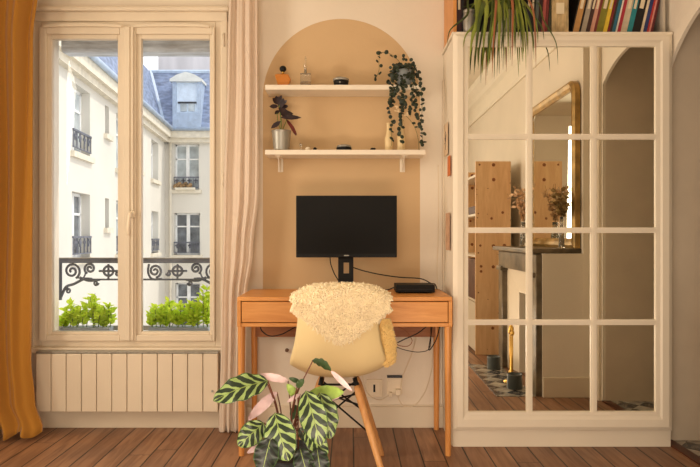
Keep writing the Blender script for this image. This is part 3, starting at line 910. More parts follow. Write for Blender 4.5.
# outer frame with a stepped moulding
d = MB()
F = [(453, 672, 33, 430.5), (468, 655.5, 46, 411.5)]
def ring(b, r0, r1, Y0, Y1):
    frame_like(b, r0, r1, Y0, Y1)
def frame_like(b, r0, r1, Y0, Y1):
    """mitred frame between two pixel rectangles measured at depth FY, front at Y0 (outer) and Y1 (inner)"""
    (a0, a1, c0, c1), (e0, e1, g0, g1) = r0, r1
    o = [P(a0, c0, FY), P(a1, c0, FY), P(a1, c1, FY), P(a0, c1, FY)]
    i = [P(e0, g0, FY), P(e1, g0, FY), P(e1, g1, FY), P(e0, g1, FY)]
    for q in o: q.y = Y0
    for q in i: q.y = Y1
    ob = [Vector((q.x, YM + 0.03, q.z)) for q in o]; ib = [Vector((q.x, YM + 0.03, q.z)) for q in i]
    for k in range(4):
        j = (k + 1) % 4
        b.add([o[k], o[j], i[j], i[k], ob[k], ob[j], ib[j], ib[k]], [(0, 1, 2, 3), (7, 6, 5, 4), (0, 4, 5, 1), (3, 2, 6, 7), (0, 3, 7, 4), (1, 5, 6, 2)])
fr = MB()
def gr(t): return (453 + t, 672 - t, 33 + t * 0.87, 430.5 - t)
frame_like(fr, (453, 672, 33, 430.5), (457, 668, 37, 426.5), FY, FY - 0.010)
frame_like(fr, (457, 668, 37, 426.5), (462.5, 661.5, 41, 419), FY - 0.012, FY - 0.012)
frame_like(fr, (462.5, 661.5, 41, 419), (464.5, 659, 43, 415), FY - 0.012, FY - 0.004)
frame_like(fr, (464.5, 659, 43, 415), (468, 655.5, 46.5, 411.5), FY - 0.007, FY - 0.005)
fr.build('door_frame', M_CAB, cab)
g = MB(); g.pbox(466, 658, 44.5, 414, YM, YM + 0.004, FY)
dm = g.build('mirror_glass', M_MIRROR, cab)
mu = MB()
for a, c in ((526.3, 532.3), (590.8, 596.8)):
    mu.pbox(a, c, 46, 412, FY - 0.003, YM - 0.0003, FY); mu.pbox(a + 1.6, c - 1.6, 46, 412, FY - 0.007, FY, FY)
for a, c in ((134, 139.5), (227.5, 233), (319.5, 325)):
    mu.pbox(467, 657, a, c, FY - 0.0032, YM - 0.0003, FY); mu.pbox(467, 657, a + 1.6, c - 1.6, FY - 0.0072, FY, FY)
mu.build('muntin_grid', M_CAB, cab)
b = MB(); b.pbox(452, 672.5, 32, 34.5, FY - 0.004, BW - 0.001, FY); b.build('top_board', M_CAB, cab, bevel=0.002)
TOPZ = P(0, 32, FY).z + 0.0005
# postcards on the cabinet side
def card(label, y0, y1, z0, z1, m, mk=None):
    b = MB(); b.box(CX0 - 0.0095, CX0 - 0.0078, y0, y1, z0, z1)
    o = b.build('postcard', m); tag(o, label, 'postcard', None)
    if mk:
        b = MB(); mk(b); b.build('drawing', M_IRON, o)
def yat(px): return 0.505 * 600 / (px - 350)
def cz(py, Y): return HC - (py - 236) * Y / 600
def sketch(b):
    pts = [(3.15, 1.50), (3.14, 1.56), (3.12, 1.60)]
    for dy_, dz_ in ((0.02, 0.03), (-0.02, 0.04), (0.0, 0.06), (0.03, 0.0)):
        b.tube([(CX0 - 0.010, 3.16, cz(143, 3.16)), (CX0 - 0.010, 3.16 + dy_, cz(143, 3.16) + dz_)], 0.0016, 4)
    b.tube([(CX0 - 0.010, 3.16, cz(150, 3.16)), (CX0 - 0.010, 3.16, cz(140, 3.16))], 0.0016, 4)
M_CARD = mat('cream_card', rgb(226, 200, 166), 0.7); M_CARDO = mat('orange_card', rgb(214, 120, 62), 0.7, var=0.15, scale=30); M_CARDP = mat('dusty_pink_card', rgb(206, 164, 132), 0.7, var=0.12, scale=25)
card('cream card with a small dark plant drawing on the cabinet side, topmost of three', 3.10, 3.22, cz(155, 3.14), cz(123, 3.14), M_CARD, sketch)
card('orange postcard on the cabinet side just under the drawing card', 3.02, 3.10, cz(176, 3.06), cz(156, 3.06), M_CARDO)
card('dusty pink card on the cabinet side beside the monitor, lowest of three', 3.04, 3.16, cz(250, 3.10), cz(213, 3.10), M_CARDP)

# bookcase on top, books
bc = thing('bookcase', 'low open bookcase with an orange wood side standing on the cabinet', 'bookcase', (1.05, 3.12, TOPZ))
b = MB(); b.box(0.5165, 0.534, 3.00, BW - 0.004, TOPZ, TOPZ + 0.36); b.build('side_panel', M_DESKV, bc, bevel=0.002)
b = MB(); b.box(1.564, 1.578, 3.0, BW - 0.004, TOPZ, TOPZ + 0.36); b.build('side_panel', mat('grey_metal', rgb(190, 180, 164), 0.4), bc, bevel=0.002)
b = MB(); b.box(0.534, 1.564, BW - 0.02, BW - 0.004, TOPZ, TOPZ + 0.36); b.build('back_panel', mat('dark_brown_board', rgb(62, 42, 30), 0.6), bc)
b = MB(); b.box(0.534, 1.564, 3.0, BW - 0.02, TOPZ + 0.34, TOPZ + 0.36); b.build('shelf_board', M_DESK, bc)
M_PAGE = mat('book_pages', rgb(226, 210, 180), 0.8, var=0.05, scale=200)
BK = [  # px at foot, px end, colour, label, height, lean deg
 (456.8, 461.5, (60, 34, 40), 'dark maroon book at the far left end beside the orange wood panel', .26, 0),
 (461.7, 464, (24, 22, 28), 'thin black book beside the silver jar on the cabinet', .25, 0),
 (476.5, 481, (40, 34, 60), 'dark violet book just right of the silver jar behind the spider plant', .25, 0),
 (481.2, 486, (24, 24, 24), 'black book right of the dark violet one behind the spider plant', .27, 0),
 (486.2, 490, (70, 60, 52), 'dark taupe book behind the middle of the spider plant', .24, 0),
 (526, 530, (34, 36, 58), 'dark navy book right of the hanging plant pot', .27, 2),
 (530.2, 534, (20, 20, 22), 'black book between the navy and the grey-green spine', .25, 2),
 (534.2, 537.5, (90, 98, 92), 'grey-green book near the right edge of the spider plant', .26, 3),
 (537.7, 541, (52, 30, 32), 'dark brown book at the right edge of the spider plant', .27, 3),
 (541.2, 544.2, (170, 84, 78), 'narrow brick pink book left of the wicker file box', .26, 4),
 (544.4, 547, (112, 40, 38), 'dark red book left of the wicker file box', .25, 4),
 (547.2, 550, (58, 58, 42), 'dark olive book touching the wicker file box', .27, 5),
 (570.6, 572, (20, 18, 18), 'thin black book right of the wicker file box', .28, 12),
 (572.2, 578.6, (186, 140, 84), 'tan book right of the wicker file box', .28, 12),
 (578.8, 580.5, (26, 20, 20), 'thin black book right of the tan one', .28, 13),
 (580.8, 586, (164, 152, 136), 'light grey book between the tan and the pink spines', .27, 13),
 (586.2, 590.3, (66, 42, 38), 'dark brown book right of the light grey one', .28, 14),
 (590.5, 594.5, (204, 150, 130), 'pale salmon book in the middle of the leaning row', .27, 14),
 (594.7, 597.2, (122, 50, 50), 'dark red book left of the olive spine', .26, 14),
 (597.4, 604.5, (128, 124, 40), 'thick olive green book in the leaning row', .28, 15),
 (604.7, 609, (222, 190, 60), 'bright yellow book in the leaning row', .28, 15),
 (609.2, 612, (116, 32, 38), 'crimson book right of the yellow one', .27, 15),
 (612.2, 614.2, (50, 48, 44), 'thin charcoal book right of the crimson one', .28, 15),
 (614.4, 618, (44, 106, 130), 'petrol blue book left of a thin white spine', .28, 16),
 (618.2, 619.8, (230, 222, 210), 'thin white book right of the petrol blue one', .26, 16),
 (620, 623.6, (168, 44, 60), 'raspberry red book right of the thin white one', .27, 16),
 (623.8, 630.5, (198, 184, 160), 'thick beige grey book left of the teal one', .28, 16),
 (630.7, 636, (36, 132, 142), 'teal book right of the thick beige grey one', .28, 17),
 (636.2, 645, (18, 17, 18), 'thick black book right of the teal one', .29, 17),
 (645.2, 647.8, (222, 204, 176), 'narrow cream book right of the thick black one', .27, 17),
 (648, 651.8, (44, 56, 108), 'navy blue book near the right end of the row', .26, 17),
 (652, 653.8, (178, 50, 48), 'thin red book right of the navy blue one', .25, 17),
 (654, 655.8, (214, 140, 130), 'thin pink book near the right end of the row', .24, 17),
 (656, 658.4, (98, 32, 36), 'dark maroon book last in the leaning row', .235, 17),
]
seen = {}
for k, (a, c, col, lab, h, lean) in enumerate(BK):
    if lean >= 10:
        lean = 13; a, c = 572 + (a - 572) * .926, 572 + (c - 572) * .926; h = min(h, .27) if a < 640 else .20
    Yb = 3.02
    x0, x1 = (a - 350) * Yb / 600, (c - 350) * Yb / 600
    T = (x1 - x0) * math.cos(R(lean))
    rt = bpy.data.objects.new('book', None); COL.objects.link(rt)
    rt.location = (x0, Yb, TOPZ + 0.0008); rt.rotation_euler = (0, R(lean), 0)
    ORG[rt] = Vector((0, 0, 0))
    # a right-leaning book stands on its right lower edge
    if lean: rt.location.z += T * math.sin(R(lean))
    tag(rt, lab, 'book', 'books in the row on top of the cabinet')
    dpt = 0.19 + 0.03 * ((k * 7) % 5) / 5
    e = min(0.0015, T * 0.2)
    cm = mat('book_cover_%d' % k, rgb(*col), 0.5, var=0.12, scale=25)
    b = MB(); b.box(0, e, 0, dpt, 0, h); b.box(T - e, T, 0, dpt, 0, h); b.box(e, T - e, 0, 0.0015, 0, h)
    b.build('cover', cm, rt)
    b = MB(); b.box(e, T - e, 0.0016, dpt - 0.003, 0.003, h - 0.003); b.build('pages', M_PAGE, rt)
    if T > 0.018:
        b = MB(); b.box(T * .25, T * .75, -0.0006, 0.0, h * .5, h * .72)
        b.build('spine_label', M_PAGE, rt)
M_WICK = mat('wicker', rgb(206, 180, 134), 0.8, var=0.3, scale=40, stretch=(1, 1, .3), bump=0.6, bscale=90)
rt = thing('file_box', 'beige woven file box with a pale label among the books', 'file box', (1.06, 3.02, TOPZ))
b = MB(); x0, x1 = (551 - 350) * 3.02 / 600, (569 - 350) * 3.02 / 600
b.box(x0, x0 + .003, 3.02, 3.24, TOPZ, TOPZ + .27); b.box(x1 - .003, x1, 3.02, 3.24, TOPZ, TOPZ + .27); b.box(x0, x1, 3.02, 3.023, TOPZ, TOPZ + .27); b.box(x0, x1, 3.02, 3.24, TOPZ, TOPZ + .003)
for i in range(8): b.box(x0 + (x1 - x0) * (i + .3) / 8, x0 + (x1 - x0) * (i + .7) / 8, 3.0185, 3.02, TOPZ, TOPZ + .27)
b.build('box_body', M_WICK, rt)
b = MB(); b.box(x0 + .025, x1 - .025, 3.0165, 3.0185, cz(14, 3.02), cz(3, 3.02)); b.build('label_card', mat('pale_label', rgb(236, 220, 188), 0.6), rt)

# jar and hanging plant on the cabinet
jx = (469.5 - 350) * 2.99 / 600
t = thing('jar', 'silver grey metal jar on the cabinet left of the spider plant', 'jar', (jx, 3.0, TOPZ))
b = MB(); b.lathe([(0.02, 0), (0.026, .004), (0.03, .03), (0.031, .09), (0.028, .105), (.026, .106), (.024, .1), (0.022, .02), (0, .015)], (jx, 3.0, TOPZ), 28); b.build('jar_body', M_ZINC, t, smooth=True)
b = MB(); b.lathe([(0.0275, .104), (0.03, .107), (0.03, .118), (.012, .122), (0.008, .13), (0.0, .132)], (jx, 3.0, TOPZ), 28); b.build('lid', M_ZINC, t, smooth=True)
sx = (507 - 350) * 3.0 / 600
t = thing('spider_plant', 'spider plant with long arching green leaves spilling over the cabinet front', 'plant', (sx, 3.06, TOPZ))
b = MB(); b.lathe([(0.045, 0), (0.05, .003), (0.07, .1), (.073, .115), (.068, .115), (.064, .1), (0, .095)], (sx, 3.045, TOPZ), 32)
b.build('pot', mat('pale_glazed_pot', rgb(196, 186, 170), 0.35, var=0.1), t, smooth=True)
M_SP1 = mat('spider_leaf', rgb(76, 92, 38), 0.42, var=0.3, scale=12); M_SP2 = mat('spider_leaf_light', rgb(138, 150, 62), 0.42, var=0.25, scale=12); M_SP3 = mat('spider_leaf_dry', rgb(170, 106, 70), 0.6, var=0.2)
rnd = random.Random(21)
def blade(b, pts, w, n=14):
    c = bez(pts, n); vs = []
    for i, p in enumerate(c):
        q = i / (len(c) - 1)
        d = (c[min(i + 1, len(c) - 1)] - c[max(i - 1, 0)]).normalized()
        sd = Vector((1, 0.25, 0)); sd = (sd - d * sd.dot(d)).normalized()
        nn = sd.cross(d).normalized()
        ww = w * (0.5 + 0.5 * min(1, q * 4)) * (1 - max(0, q - .45) / .55) ** 0.8 / 2 + 0.0003
        vs += [p + sd * ww, p - nn * ww * 0.35, p - sd * ww]
    fs = []
    for i in range(len(c) - 1):
        a = i * 3; fs += [(a, a + 1, a + 4, a + 3), (a + 1, a + 2, a + 5, a + 4)]
    b.add(vs, fs)
tips = [(475, 68), (478, 70), (483, 58), (487, 76), (488, 68), (492, 78), (493, 60), (497, 76), (499, 55), (503, 70), (508, 62), (512, 66), (515, 55), (521, 48), (526, 70), (527, 50), (533, 52), (536, 68), (558, 65), (544, 40), (470, 60), (466, 66), (463, 48), (466, 36), (447, 45), (452, 30), (505, 42), (500, 50), (518, 40), (495, 45), (488, 50), (524, 44), (514, 48), (530, 62), (538, 44), (481, 45), (510, 50), (519, 60), (528, 56), (496, 66), (490, 60), (485, 66), (501, 62), (476, 50), (471, 46), (506, 72), (523, 62), (516, 64), (534, 60), (540, 56)]
A_, B_, C_ = MB(), MB(), MB()
for k, (tx, ty) in enumerate(tips):
    if k > 20 and k % 2: continue
    yf = rnd.uniform(2.90, 2.945)
    tip = P(tx, ty, yf)
    a = rnd.uniform(-1, 1)
    r0 = Vector((sx + 0.055 * a, 3.045 + rnd.uniform(-.03, .02), TOPZ + .095))
    mx_ = r0.x + (tip.x - r0.x) * rnd.uniform(.35, .7)
    m1 = Vector((mx_, 3.01, TOPZ + rnd.uniform(.15, .26)))
    m2 = Vector((r0.x + (tip.x - r0.x) * rnd.uniform(.7, .85), yf + 0.005, TOPZ + rnd.uniform(.03, .12)))
    m3 = Vector((r0.x + (tip.x - r0.x) * .95, yf - .004, (m2.z + tip.z) / 2))
    wdt = 0.024 if 468 < tx < 500 and k % 2 == 0 else rnd.uniform(.009, .015)
    blade((A_, A_, B_, A_, B_, C_)[k % 6] if k % 12 != 5 else C_, [r0, m1, m2, m3, tip], wdt, 20)
for k in range(26):
    a = rnd.uniform(-1, 1)
    r0 = Vector((sx + .03 * a, 3.045 + rnd.uniform(-.03, .02), TOPZ + .095))
    tp = Vector((sx + rnd.uniform(-.24, .17), rnd.uniform(2.93, 3.03), TOPZ + rnd.uniform(.02, .20)))
    m1 = r0.lerp(tp, .4) + Vector((0, -.02, rnd.uniform(.05, .12)))
    blade((A_, B_)[k % 2], [r0, m1, tp], rnd.uniform(.008, .014), 12)
A_.build('leaves', M_SP1, t, smooth=True, fixn=False); B_.build('pale_leaves', M_SP2, t, smooth=True, fixn=False); C_.build('dry_leaves', M_SP3, t, smooth=True, fixn=False)

# ---------------- wall shelves and what stands on them ----------------
SY = 3.14
def wall_shelf(label, px0, px1, py0, py1, brackets):
    z1, z0 = P(0, py0, SY).z, P(0, py1, SY).z
    x0, x1 = P(px0, 0, SY).x, P(px1, 0, SY).x
    t = thing('wall_shelf', label, 'shelf', ((x0 + x1) / 2, BW, z0))
    b = MB(); b.box(x0, x1, SY, BW - 0.0005, z0, z1); b.build('board', M_CAB, t, bevel=0.002)
    if brackets:
        for px in (278.5, 404):
            x = (px - 350) * 3.2 / 600
            b = MB(); b.box(x - .014, x + .014, BW - 0.006, BW - 0.0006, z0 - .075, z0); b.box(x - .014, x + .014, SY + .03, BW - .001, z0 - .005, z0)
            b.prism([(BW - .006, z0 - .07), (BW - .006, z0 - .005), (SY + .04, z0 - .005), (SY + .04, z0 - .009)], 'x', x - .003, x + .003)
            b.build('bracket', M_CAB, t, bevel=0.0015)
    else:
        b = MB(); b.box(x1 - .008, x1 + .004, SY + .02, BW - 0.001, z0 - .001, z0 + .004); b.build('end_clip', M_CAB, t)
    return z1
Z1 = wall_shelf('upper cream wall shelf across the ochre painted arch', 265, 421, 84.7, 89.6, False)
Z2 = wall_shelf('lower cream wall shelf on two brackets above the monitor', 265, 425.5, 149.7, 154.6, True)
Z1 += .0006; Z2 += .0006
M_AMBER = mat('amber_glass', rgb(226, 140, 44), 0.12, var=0.1, trans=0.35, spec=0.6)
M_CLEAR = mat('clear_glass', rgb(236, 230, 214), 0.05, trans=0.9, var=0.01)
QY = 3.19
def qx(px): return (px - 350) * QY / 600
def qh(h): return h * QY / 600
# amber perfume bottle
t = thing('perfume_bottle', 'amber fan shaped perfume bottle with round black stopper on the upper shelf', 'bottle', (qx(283), QY, Z1))
b = MB(); b.prism([(qx(278.5), Z1), (qx(288.5), Z1), (qx(291), Z1 + qh(7)), (qx(288.5), Z1 + qh(12)), (qx(285), Z1 + qh(12.5)), (qx(278), Z1 + qh(12.5)), (qx(275), Z1 + qh(11.5)), (qx(277), Z1 + qh(5))], 'y', QY - .016, QY + .016)
b.build('bottle_body', M_AMBER, t, bevel=.004, seg=3)
b = MB(); b.lathe([(.006, 0), (.006, qh(2)), (.008, qh(2.4)), (.004, qh(3))], (qx(283), QY, Z1 + qh(12.3)), 14); b.build('collar', M_BRASS, t, smooth=True)
b = MB(); b.ball((qx(283), QY, Z1 + qh(18)), qh(3.5), qh(3.3), qh(3.2), 18, 12); b.build('stopper', M_BLACK, t, smooth=True)
# clear bottle
t = thing('glass_bottle', 'clear square glass bottle with tall stopper on the upper shelf', 'bottle', (qx(305.5), QY, Z1))
b = MB(); b.box(qx(300.5), qx(311), QY - .022, QY + .022, Z1, Z1 + qh(13)); b.build('bottle_body', M_CLEAR, t, bevel=.005, seg=3)
b = MB(); b.box(qx(301.5), qx(310), QY - .018, QY + .018, Z1 + .004, Z1 + qh(5)); b.build('liquid', mat('pale_perfume', rgb(206, 172, 110), 0.1, trans=0.7), t, bevel=.004)
b = MB(); b.lathe([(.007, 0), (.006, qh(6)), (.010, qh(7)), (.007, qh(10)), (.0035, qh(13)), (.006, qh(16)), (0, qh(18))], (qx(305.5), QY, Z1 + qh(13)), 16); b.build('stopper', M_CLEAR, t, smooth=True)
# candle tin
t = thing('candle_holder', 'low black and silver candle holder on the upper shelf', 'candle holder', (qx(341), QY, Z1))
b = MB(); b.lathe([(.02, 0), (.036, .003), (.04, .02), (.041, .03), (.037, .03), (.034, .012), (0, .01)], (qx(341), QY, Z1), 28); b.build('bowl', M_BLACK, t, smooth=True)
b = MB(); b.lathe([(.0375, .0302), (.0425, .0302), (.0435, .040), (.034, .046), (0, .047)], (qx(341), QY, Z1), 28); b.build('rim', M_ZINC, t, smooth=True)
b = MB(); b.ball((qx(340), QY - .040, Z1 + .016), .005); b.build('wick_plate', M_ZINC, t, smooth=True)
# lower shelf: zinc pot with dark plant
t = thing('potted_plant', 'small plant with dark purple leaves in a ribbed zinc pot on the lower shelf', 'plant', (qx(281.5), QY, Z2))
b = MB(); pr = [(qh(7.3), 0), (qh(7.5), .003)]
for i in range(9): pr += [(qh(7.5 + 2.0 * (i + .3) / 9) + .0012, qh(19) * (i + .3) / 9), (qh(7.5 + 2.0 * (i + .8) / 9), qh(19) * (i + .8) / 9)]
pr += [(qh(10), qh(19)), (qh(10), qh(20)), (qh(9.3), qh(20)), (qh(9), qh(17)), (0, qh(16.5))]
b.lathe(pr, (qx(281.5), QY, Z2), 32); b.build('pot', M_ZINC, t, smooth=True)
M_DKLEAF = mat('dark_purple_leaf', rgb(46, 30, 34), 0.45, var=0.3, scale=20); M_REDLEAF = mat('dark_red_leaf', rgb(110, 44, 38), 0.5, var=0.2, scale=20)
lf, rl, st = MB(), MB(), MB()
def q3(px, py, dy=0): v = P(px, py, QY); v.y += dy; return v
for k, (ax, ay, bx_, by_, wd2, dy) in enumerate([(281, 122, 272, 129, 5, -.02), (281, 118, 301.5, 118, 5.5, -.02), (280, 114, 296, 117, 6, .0), (279, 108, 290, 117, 8, -.01), (279, 108, 284, 99, 7, .0), (278, 106, 270, 107, 5, 0), (279, 104, 273, 98, 6, .01), (278, 105, 277, 97, 6, -.01), (281, 107, 288, 106, 5, .01), (282, 104, 287, 101, 4, 0), (279, 110, 275, 114, 4, .01), (280, 112, 293, 113, 6, .02), (278, 101, 282, 96, 4, 0)]):
    a, c = q3(ax, ay, dy), q3(bx_, by_, dy - .015)
    leafq(lf, a, c - a, Vector((0.3, -1, .3)), (c - a).length, qh(wd2), .1)
for ax, ay, bx_, by_ in ((286, 119, 298, 134), (290, 124, 297, 135)):
    a, c = q3(ax, ay), q3(bx_, by_, -.02); leafq(rl, a, c - a, Vector((.5, -1, 0)), (c - a).length, qh(4), .2)
st.tube(bez([q3(281, 131), q3(281, 120), q3(279, 105)], 10), .003, 6); st.tube(bez([q3(281, 131), q3(278, 122), q3(277, 113)], 8), .002, 6); st.tube(bez([q3(282, 131), q3(285, 124), q3(287, 119)], 8), .002, 6)
lf.build('leaves', M_DKLEAF, t, smooth=True, fixn=False); rl.build('red_leaves', M_REDLEAF, t, smooth=True, fixn=False); st.build('stems', M_STEM, t, smooth=True)
# little things on the lower shelf
b = MB(); b.lathe([(.007, 0), (.008, .002), (.003, .008), (.003, .016), (.008, .022), (.0085, .036), (.0075, .036), (0, .024)], (qx(301), QY - .01, Z2), 16); o = b.build('glass_cup', M_CLEAR, smooth=True); tag(o, 'tiny clear stemmed glass cup nearest the zinc pot', 'cup')
b = MB(); b.ball((qx(308), QY - .01, Z2 + .010), .014, .010, .010); o = b.build('shell', M_WPLAST, smooth=True); tag(o, 'small pale shell on the lower shelf beside the black pebble', 'shell')
b = MB(); b.ball((qx(315), QY - .01, Z2 + .009), .010, .009, .009, 9, 6); o = b.build('pebble', M_BLACK, smooth=True); tag(o, 'small black pebble between the pale shell and the black dish', 'pebble')
t = thing('trinket_dish', 'low black dish with pale lid in the middle of the lower shelf', 'dish', (qx(344), QY, Z2))
b = MB(); b.lathe([(.028, 0), (.04, .004), (.041, .016), (.037, .018), (0, .016)], (qx(344), QY, Z2), 28); b.build('dish', M_BLACK, t, smooth=True)
b = MB(); b.lathe([(.0385, .0182), (.0395, .024), (.032, .031), (0, .034)], (qx(344), QY, Z2), 28); b.build('lid', M_ZINC, t, smooth=True)
b = MB(); b.ball((qx(372.5), QY - .01, Z2 + .008), .013, .010, .008, 8, 6); b.ball((qx(374.5), QY - .01, Z2 + .010), .006, .006, .006, 8, 6); o = b.build('pebble', M_BLACK, smooth=True); tag(o, 'small dark pebble on the lower shelf just left of the cream bottles', 'pebble')
for px, top, lab in ((389, 121, 'slim cream ceramic bottle on the lower shelf, left of the two behind the vines'), (401.5, 118, 'slim cream ceramic bottle on the lower shelf, right of the two behind the vines')):
    h = qh(149.5 - top); b = MB()
    b.lathe([(qh(3.4), 0), (qh(4), .004), (qh(4.1), h * .45), (qh(3.2), h * .55), (qh(2.2), h * .75), (qh(2.2), h * .96), (qh(2.8), h), (qh(1.8), h), (qh(1.6), h * .8), (0, h * .75)], (qx(px), QY + .02, Z2), 24)
    o = b.build('ceramic_bottle', mat('cream_ceramic', rgb(232, 206, 156), 0.4), smooth=True); tag(o, lab, 'bottle', None)
# trailing plant on the upper shelf
TY = 3.13
t = thing('trailing_plant', 'trailing plant with small round dark leaves hanging from the right end of the upper shelf', 'plant', (qx(404), QY, Z1))
b = MB(); b.lathe([(qh(6.5), 0), (qh(7), .004), (qh(8.5), qh(13)), (qh(9), qh(16)), (qh(8.2), qh(16)), (qh(7.5), qh(13)), (0, qh(13))], (qx(404), QY, Z1), 28)
b.build('pot', mat('grey_ceramic', rgb(128, 134, 136), 0.45, var=0.12), t, smooth=True)
st, lf, fl = MB(), MB(), MB()
top = lambda px: P(px, 67, QY) + Vector((0, 0, 0))
strands = [
 [(400, 68, .05), (394, 66, -.01), (391, 76, -.02), (389, 95, -.02), (389, 112, -.02), (391, 125, -.01), (391, 147, -.01)],
 [(402, 68, .05), (396, 70, 0), (393, 82, -.02), (392, 100, -.02), (391, 108, -.02)],
 [(403, 68, .05), (403, 72, -.01), (402, 90, -.02), (404, 104, -.02), (400, 118, -.02), (400, 132, -.01), (402, 146, -.01)],
 [(405, 68, .05), (408, 72, -.01), (404, 84, -.02), (400, 100, -.02), (403, 112, -.02)],
 [(406, 68, .05), (412, 64, 0), (418, 74, -.01), (420, 90, -.01), (421, 110, -.01), (420, 126, 0), (421, 137, 0), (421, 147, 0)],
 [(405, 68, .05), (410, 74, -.01), (416, 92, -.02), (414, 108, -.02), (418, 120, -.02), (417, 130, -.01)],
 [(405, 68, .05), (411, 70, -.01), (413, 90, -.03), (411, 104, -.03), (410, 118, -.02)],
 [(404, 68, .05), (396, 58, .02), (388, 53, 0), (381, 53, -.01), (379, 60, -.01), (379, 70, -.01), (376, 78, -.01), (375, 80, -.01)],
 [(397, 112, 0), (406, 116, 0), (414, 126, 0), (418, 138, 0), (419, 150, 0)],
 [(404, 68, .04), (398, 66, 0), (395, 74, -.02), (396, 90, -.03), (393, 96, -.03)],
]
rnd = random.Random(9)
def round_leaf(b, p, r):
    nrm = (Vector((0, -1, 0.2)) + rv(rnd, .7)).normalized()
    u = nrm.orthogonal().normalized(); v = nrm.cross(u); a0_ = rnd.uniform(0, 6)
    vs = [p]; 
    for i in range(9):
        a = a0_ + 2 * PI * i / 9
        rr = r * (1.0 + .25 * math.cos(a - a0_))
        vs.append(p + (u * math.cos(a) + v * math.sin(a)) * rr - nrm * rr * .15)
    vs.append(p + nrm * r * .18)
    b.add(vs, [(10, 1 + i, 1 + (i + 1) % 9) for i in range(9)] + [(0, 1 + (i + 1) % 9, 1 + i) for i in range(9)])
for k, s_ in enumerate(strands):
    pts = [P(x, y, TY + .06 + dy) for x, y, dy in s_]
    for q in pts[1:]:
        if q.z < Z1 + .03: q.y = min(q.y, SY - .006)
    if k == 8: pts = [P(x, y, SY - .006) for x, y, _ in s_]
    c = bez(pts, 60 if k != 7 else 40)
    st.tube(c, .0013, 5)
    nl = {7: 15, 8: 3, 5: 30, 6: 30}.get(k, 34)
    for i in range(nl):
        p = c[int((i + rnd.random() * .8) / nl * (len(c) - 1))]
        round_leaf(lf, p + Vector((rnd.uniform(-.011, .011), rnd.uniform(-.014, -.001), rnd.uniform(-.006, .006))), rnd.uniform(.008, .0125))
for i in range(90):
    round_leaf(lf, P(rnd.gauss(406, 5), rnd.gauss(70, 5), QY + rnd.uniform(-.06, .02)), rnd.uniform(.007, .011))
for i in range(10):
    round_leaf(fl, P(rnd.uniform(395, 399), rnd.uniform(106, 112), SY - .03), .006)
    round_leaf(fl, P(rnd.uniform(405, 408), rnd.uniform(113, 117), SY - .03), .005)
st.build('vines', mat('vine_stem', rgb(112, 110, 70), 0.6), t, smooth=True)
lf.build('leaves', mat('dark_round_leaf', rgb(40, 52, 36), 0.42, var=0.45, scale=40), t, smooth=False, fixn=False)
fl.build('blossoms', mat('pale_blossom', rgb(226, 200, 160), 0.6), t, smooth=False, fixn=False)
# ---------------- desk ----------------
DF = 2.85
DX0, DX1 = P(237, 0, DF).x, P(452.5, 0, DF).x
DT = P(0, 297, DF).z
DX1 = min(DX1, CX0 - 0.012)
t = thing('desk', 'slim cherry coloured wooden desk with two drawers and tapered legs', 'desk', ((DX0 + DX1) / 2, 3.06, 0))
DB = BW - 0.025
b = MB(); b.box(DX0, DX1, DF, DB, DT - 0.02, DT); b.build('desktop', M_DESK, t, bevel=0.003)
zl = P(0, 327, DF).z
b = MB(); b.box(DX0, DX0 + .018, DF, DB, zl, DT - .02); b.box(DX1 - .018, DX1, DF, DB, zl, DT - .02)
b.box(DX0 + .018, DX1 - .018, DF + .004, DB, zl, zl + .018); b.box(DX0 + .018, DX1 - .018, DB - .016, DB, zl + .018, DT - .02); b.box(-.03, -.012, DF + .006, DB - .016, zl + .018, DT - .02)
b.build('carcass', M_DESK, t, bevel=0.002)
for x0, x1 in ((DX0 + .0215, -.0335), (-.0085, DX1 - .0215)):
    b = MB(); b.box(x0, x1, DF + .002, DF + .02, zl + .0215, DT - .0235); dr = b.build('drawer', M_DESK, t, bevel=0.002)
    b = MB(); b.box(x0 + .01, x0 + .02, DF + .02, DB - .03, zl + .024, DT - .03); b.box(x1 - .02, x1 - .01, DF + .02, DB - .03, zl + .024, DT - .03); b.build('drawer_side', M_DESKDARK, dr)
for sx_, sy_ in ((0, 0), (1, 0), (0, 1), (1, 1)):
    cx = DX0 + .018 if sx_ == 0 else DX1 - .018
    cy = DF + .019 if sy_ == 0 else DB - .02
    b = MB(); b.lathe([(.0125, .0), (.0135, .004), (.018, zl)], (cx, cy, 0), 20); b.build('leg', M_DESKV, t, smooth=False, bevel=0.001)
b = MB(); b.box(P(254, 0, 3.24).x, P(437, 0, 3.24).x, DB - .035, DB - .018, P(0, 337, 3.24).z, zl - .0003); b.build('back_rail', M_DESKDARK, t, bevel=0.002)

# ---------------- monitor, box, cables ----------------
MY = 3.08
def mp(px, py, dy=0): v = P(px, py, MY); v.y += dy; return v
t = thing('monitor', 'black flat computer monitor on a central stand on the desk', 'monitor', (mp(346, 0).x, MY + .06, DT))
b = MB(); b.pbox(296, 397, 195.5, 257.5, MY, MY + .012); b.pbox(310, 383, 203, 252, MY + .012, MY + .04, MY); b.build('housing', M_BLACK, t, bevel=0.003)
b = MB(); b.pbox(297, 396, 196.5, 253.8, MY - .0012, MY - .0001, MY); b.build('screen', M_SCREEN, t)
b = MB(); a, c = mp(338, 256), mp(353.5, 256)
hole = arc(0, 0, .010, 0, 180, 8)
zs = DT + .014
sy = MY + .045
hx0, hx1 = mp(343.5, 0).x, mp(349, 0).x
hz0, hz1 = mp(0, 274).z, mp(0, 263).z
holed(b, a.x, c.x, zs, 1.05, [(hx0, hx1, hz0, hz1)], lambda u, v, w_: (u, sy + w_, v), .012)
for zc, sg in ((hz0, -1), (hz1, 1)): pass
b.build('stand_column', M_BLACK, t, bevel=0.002)
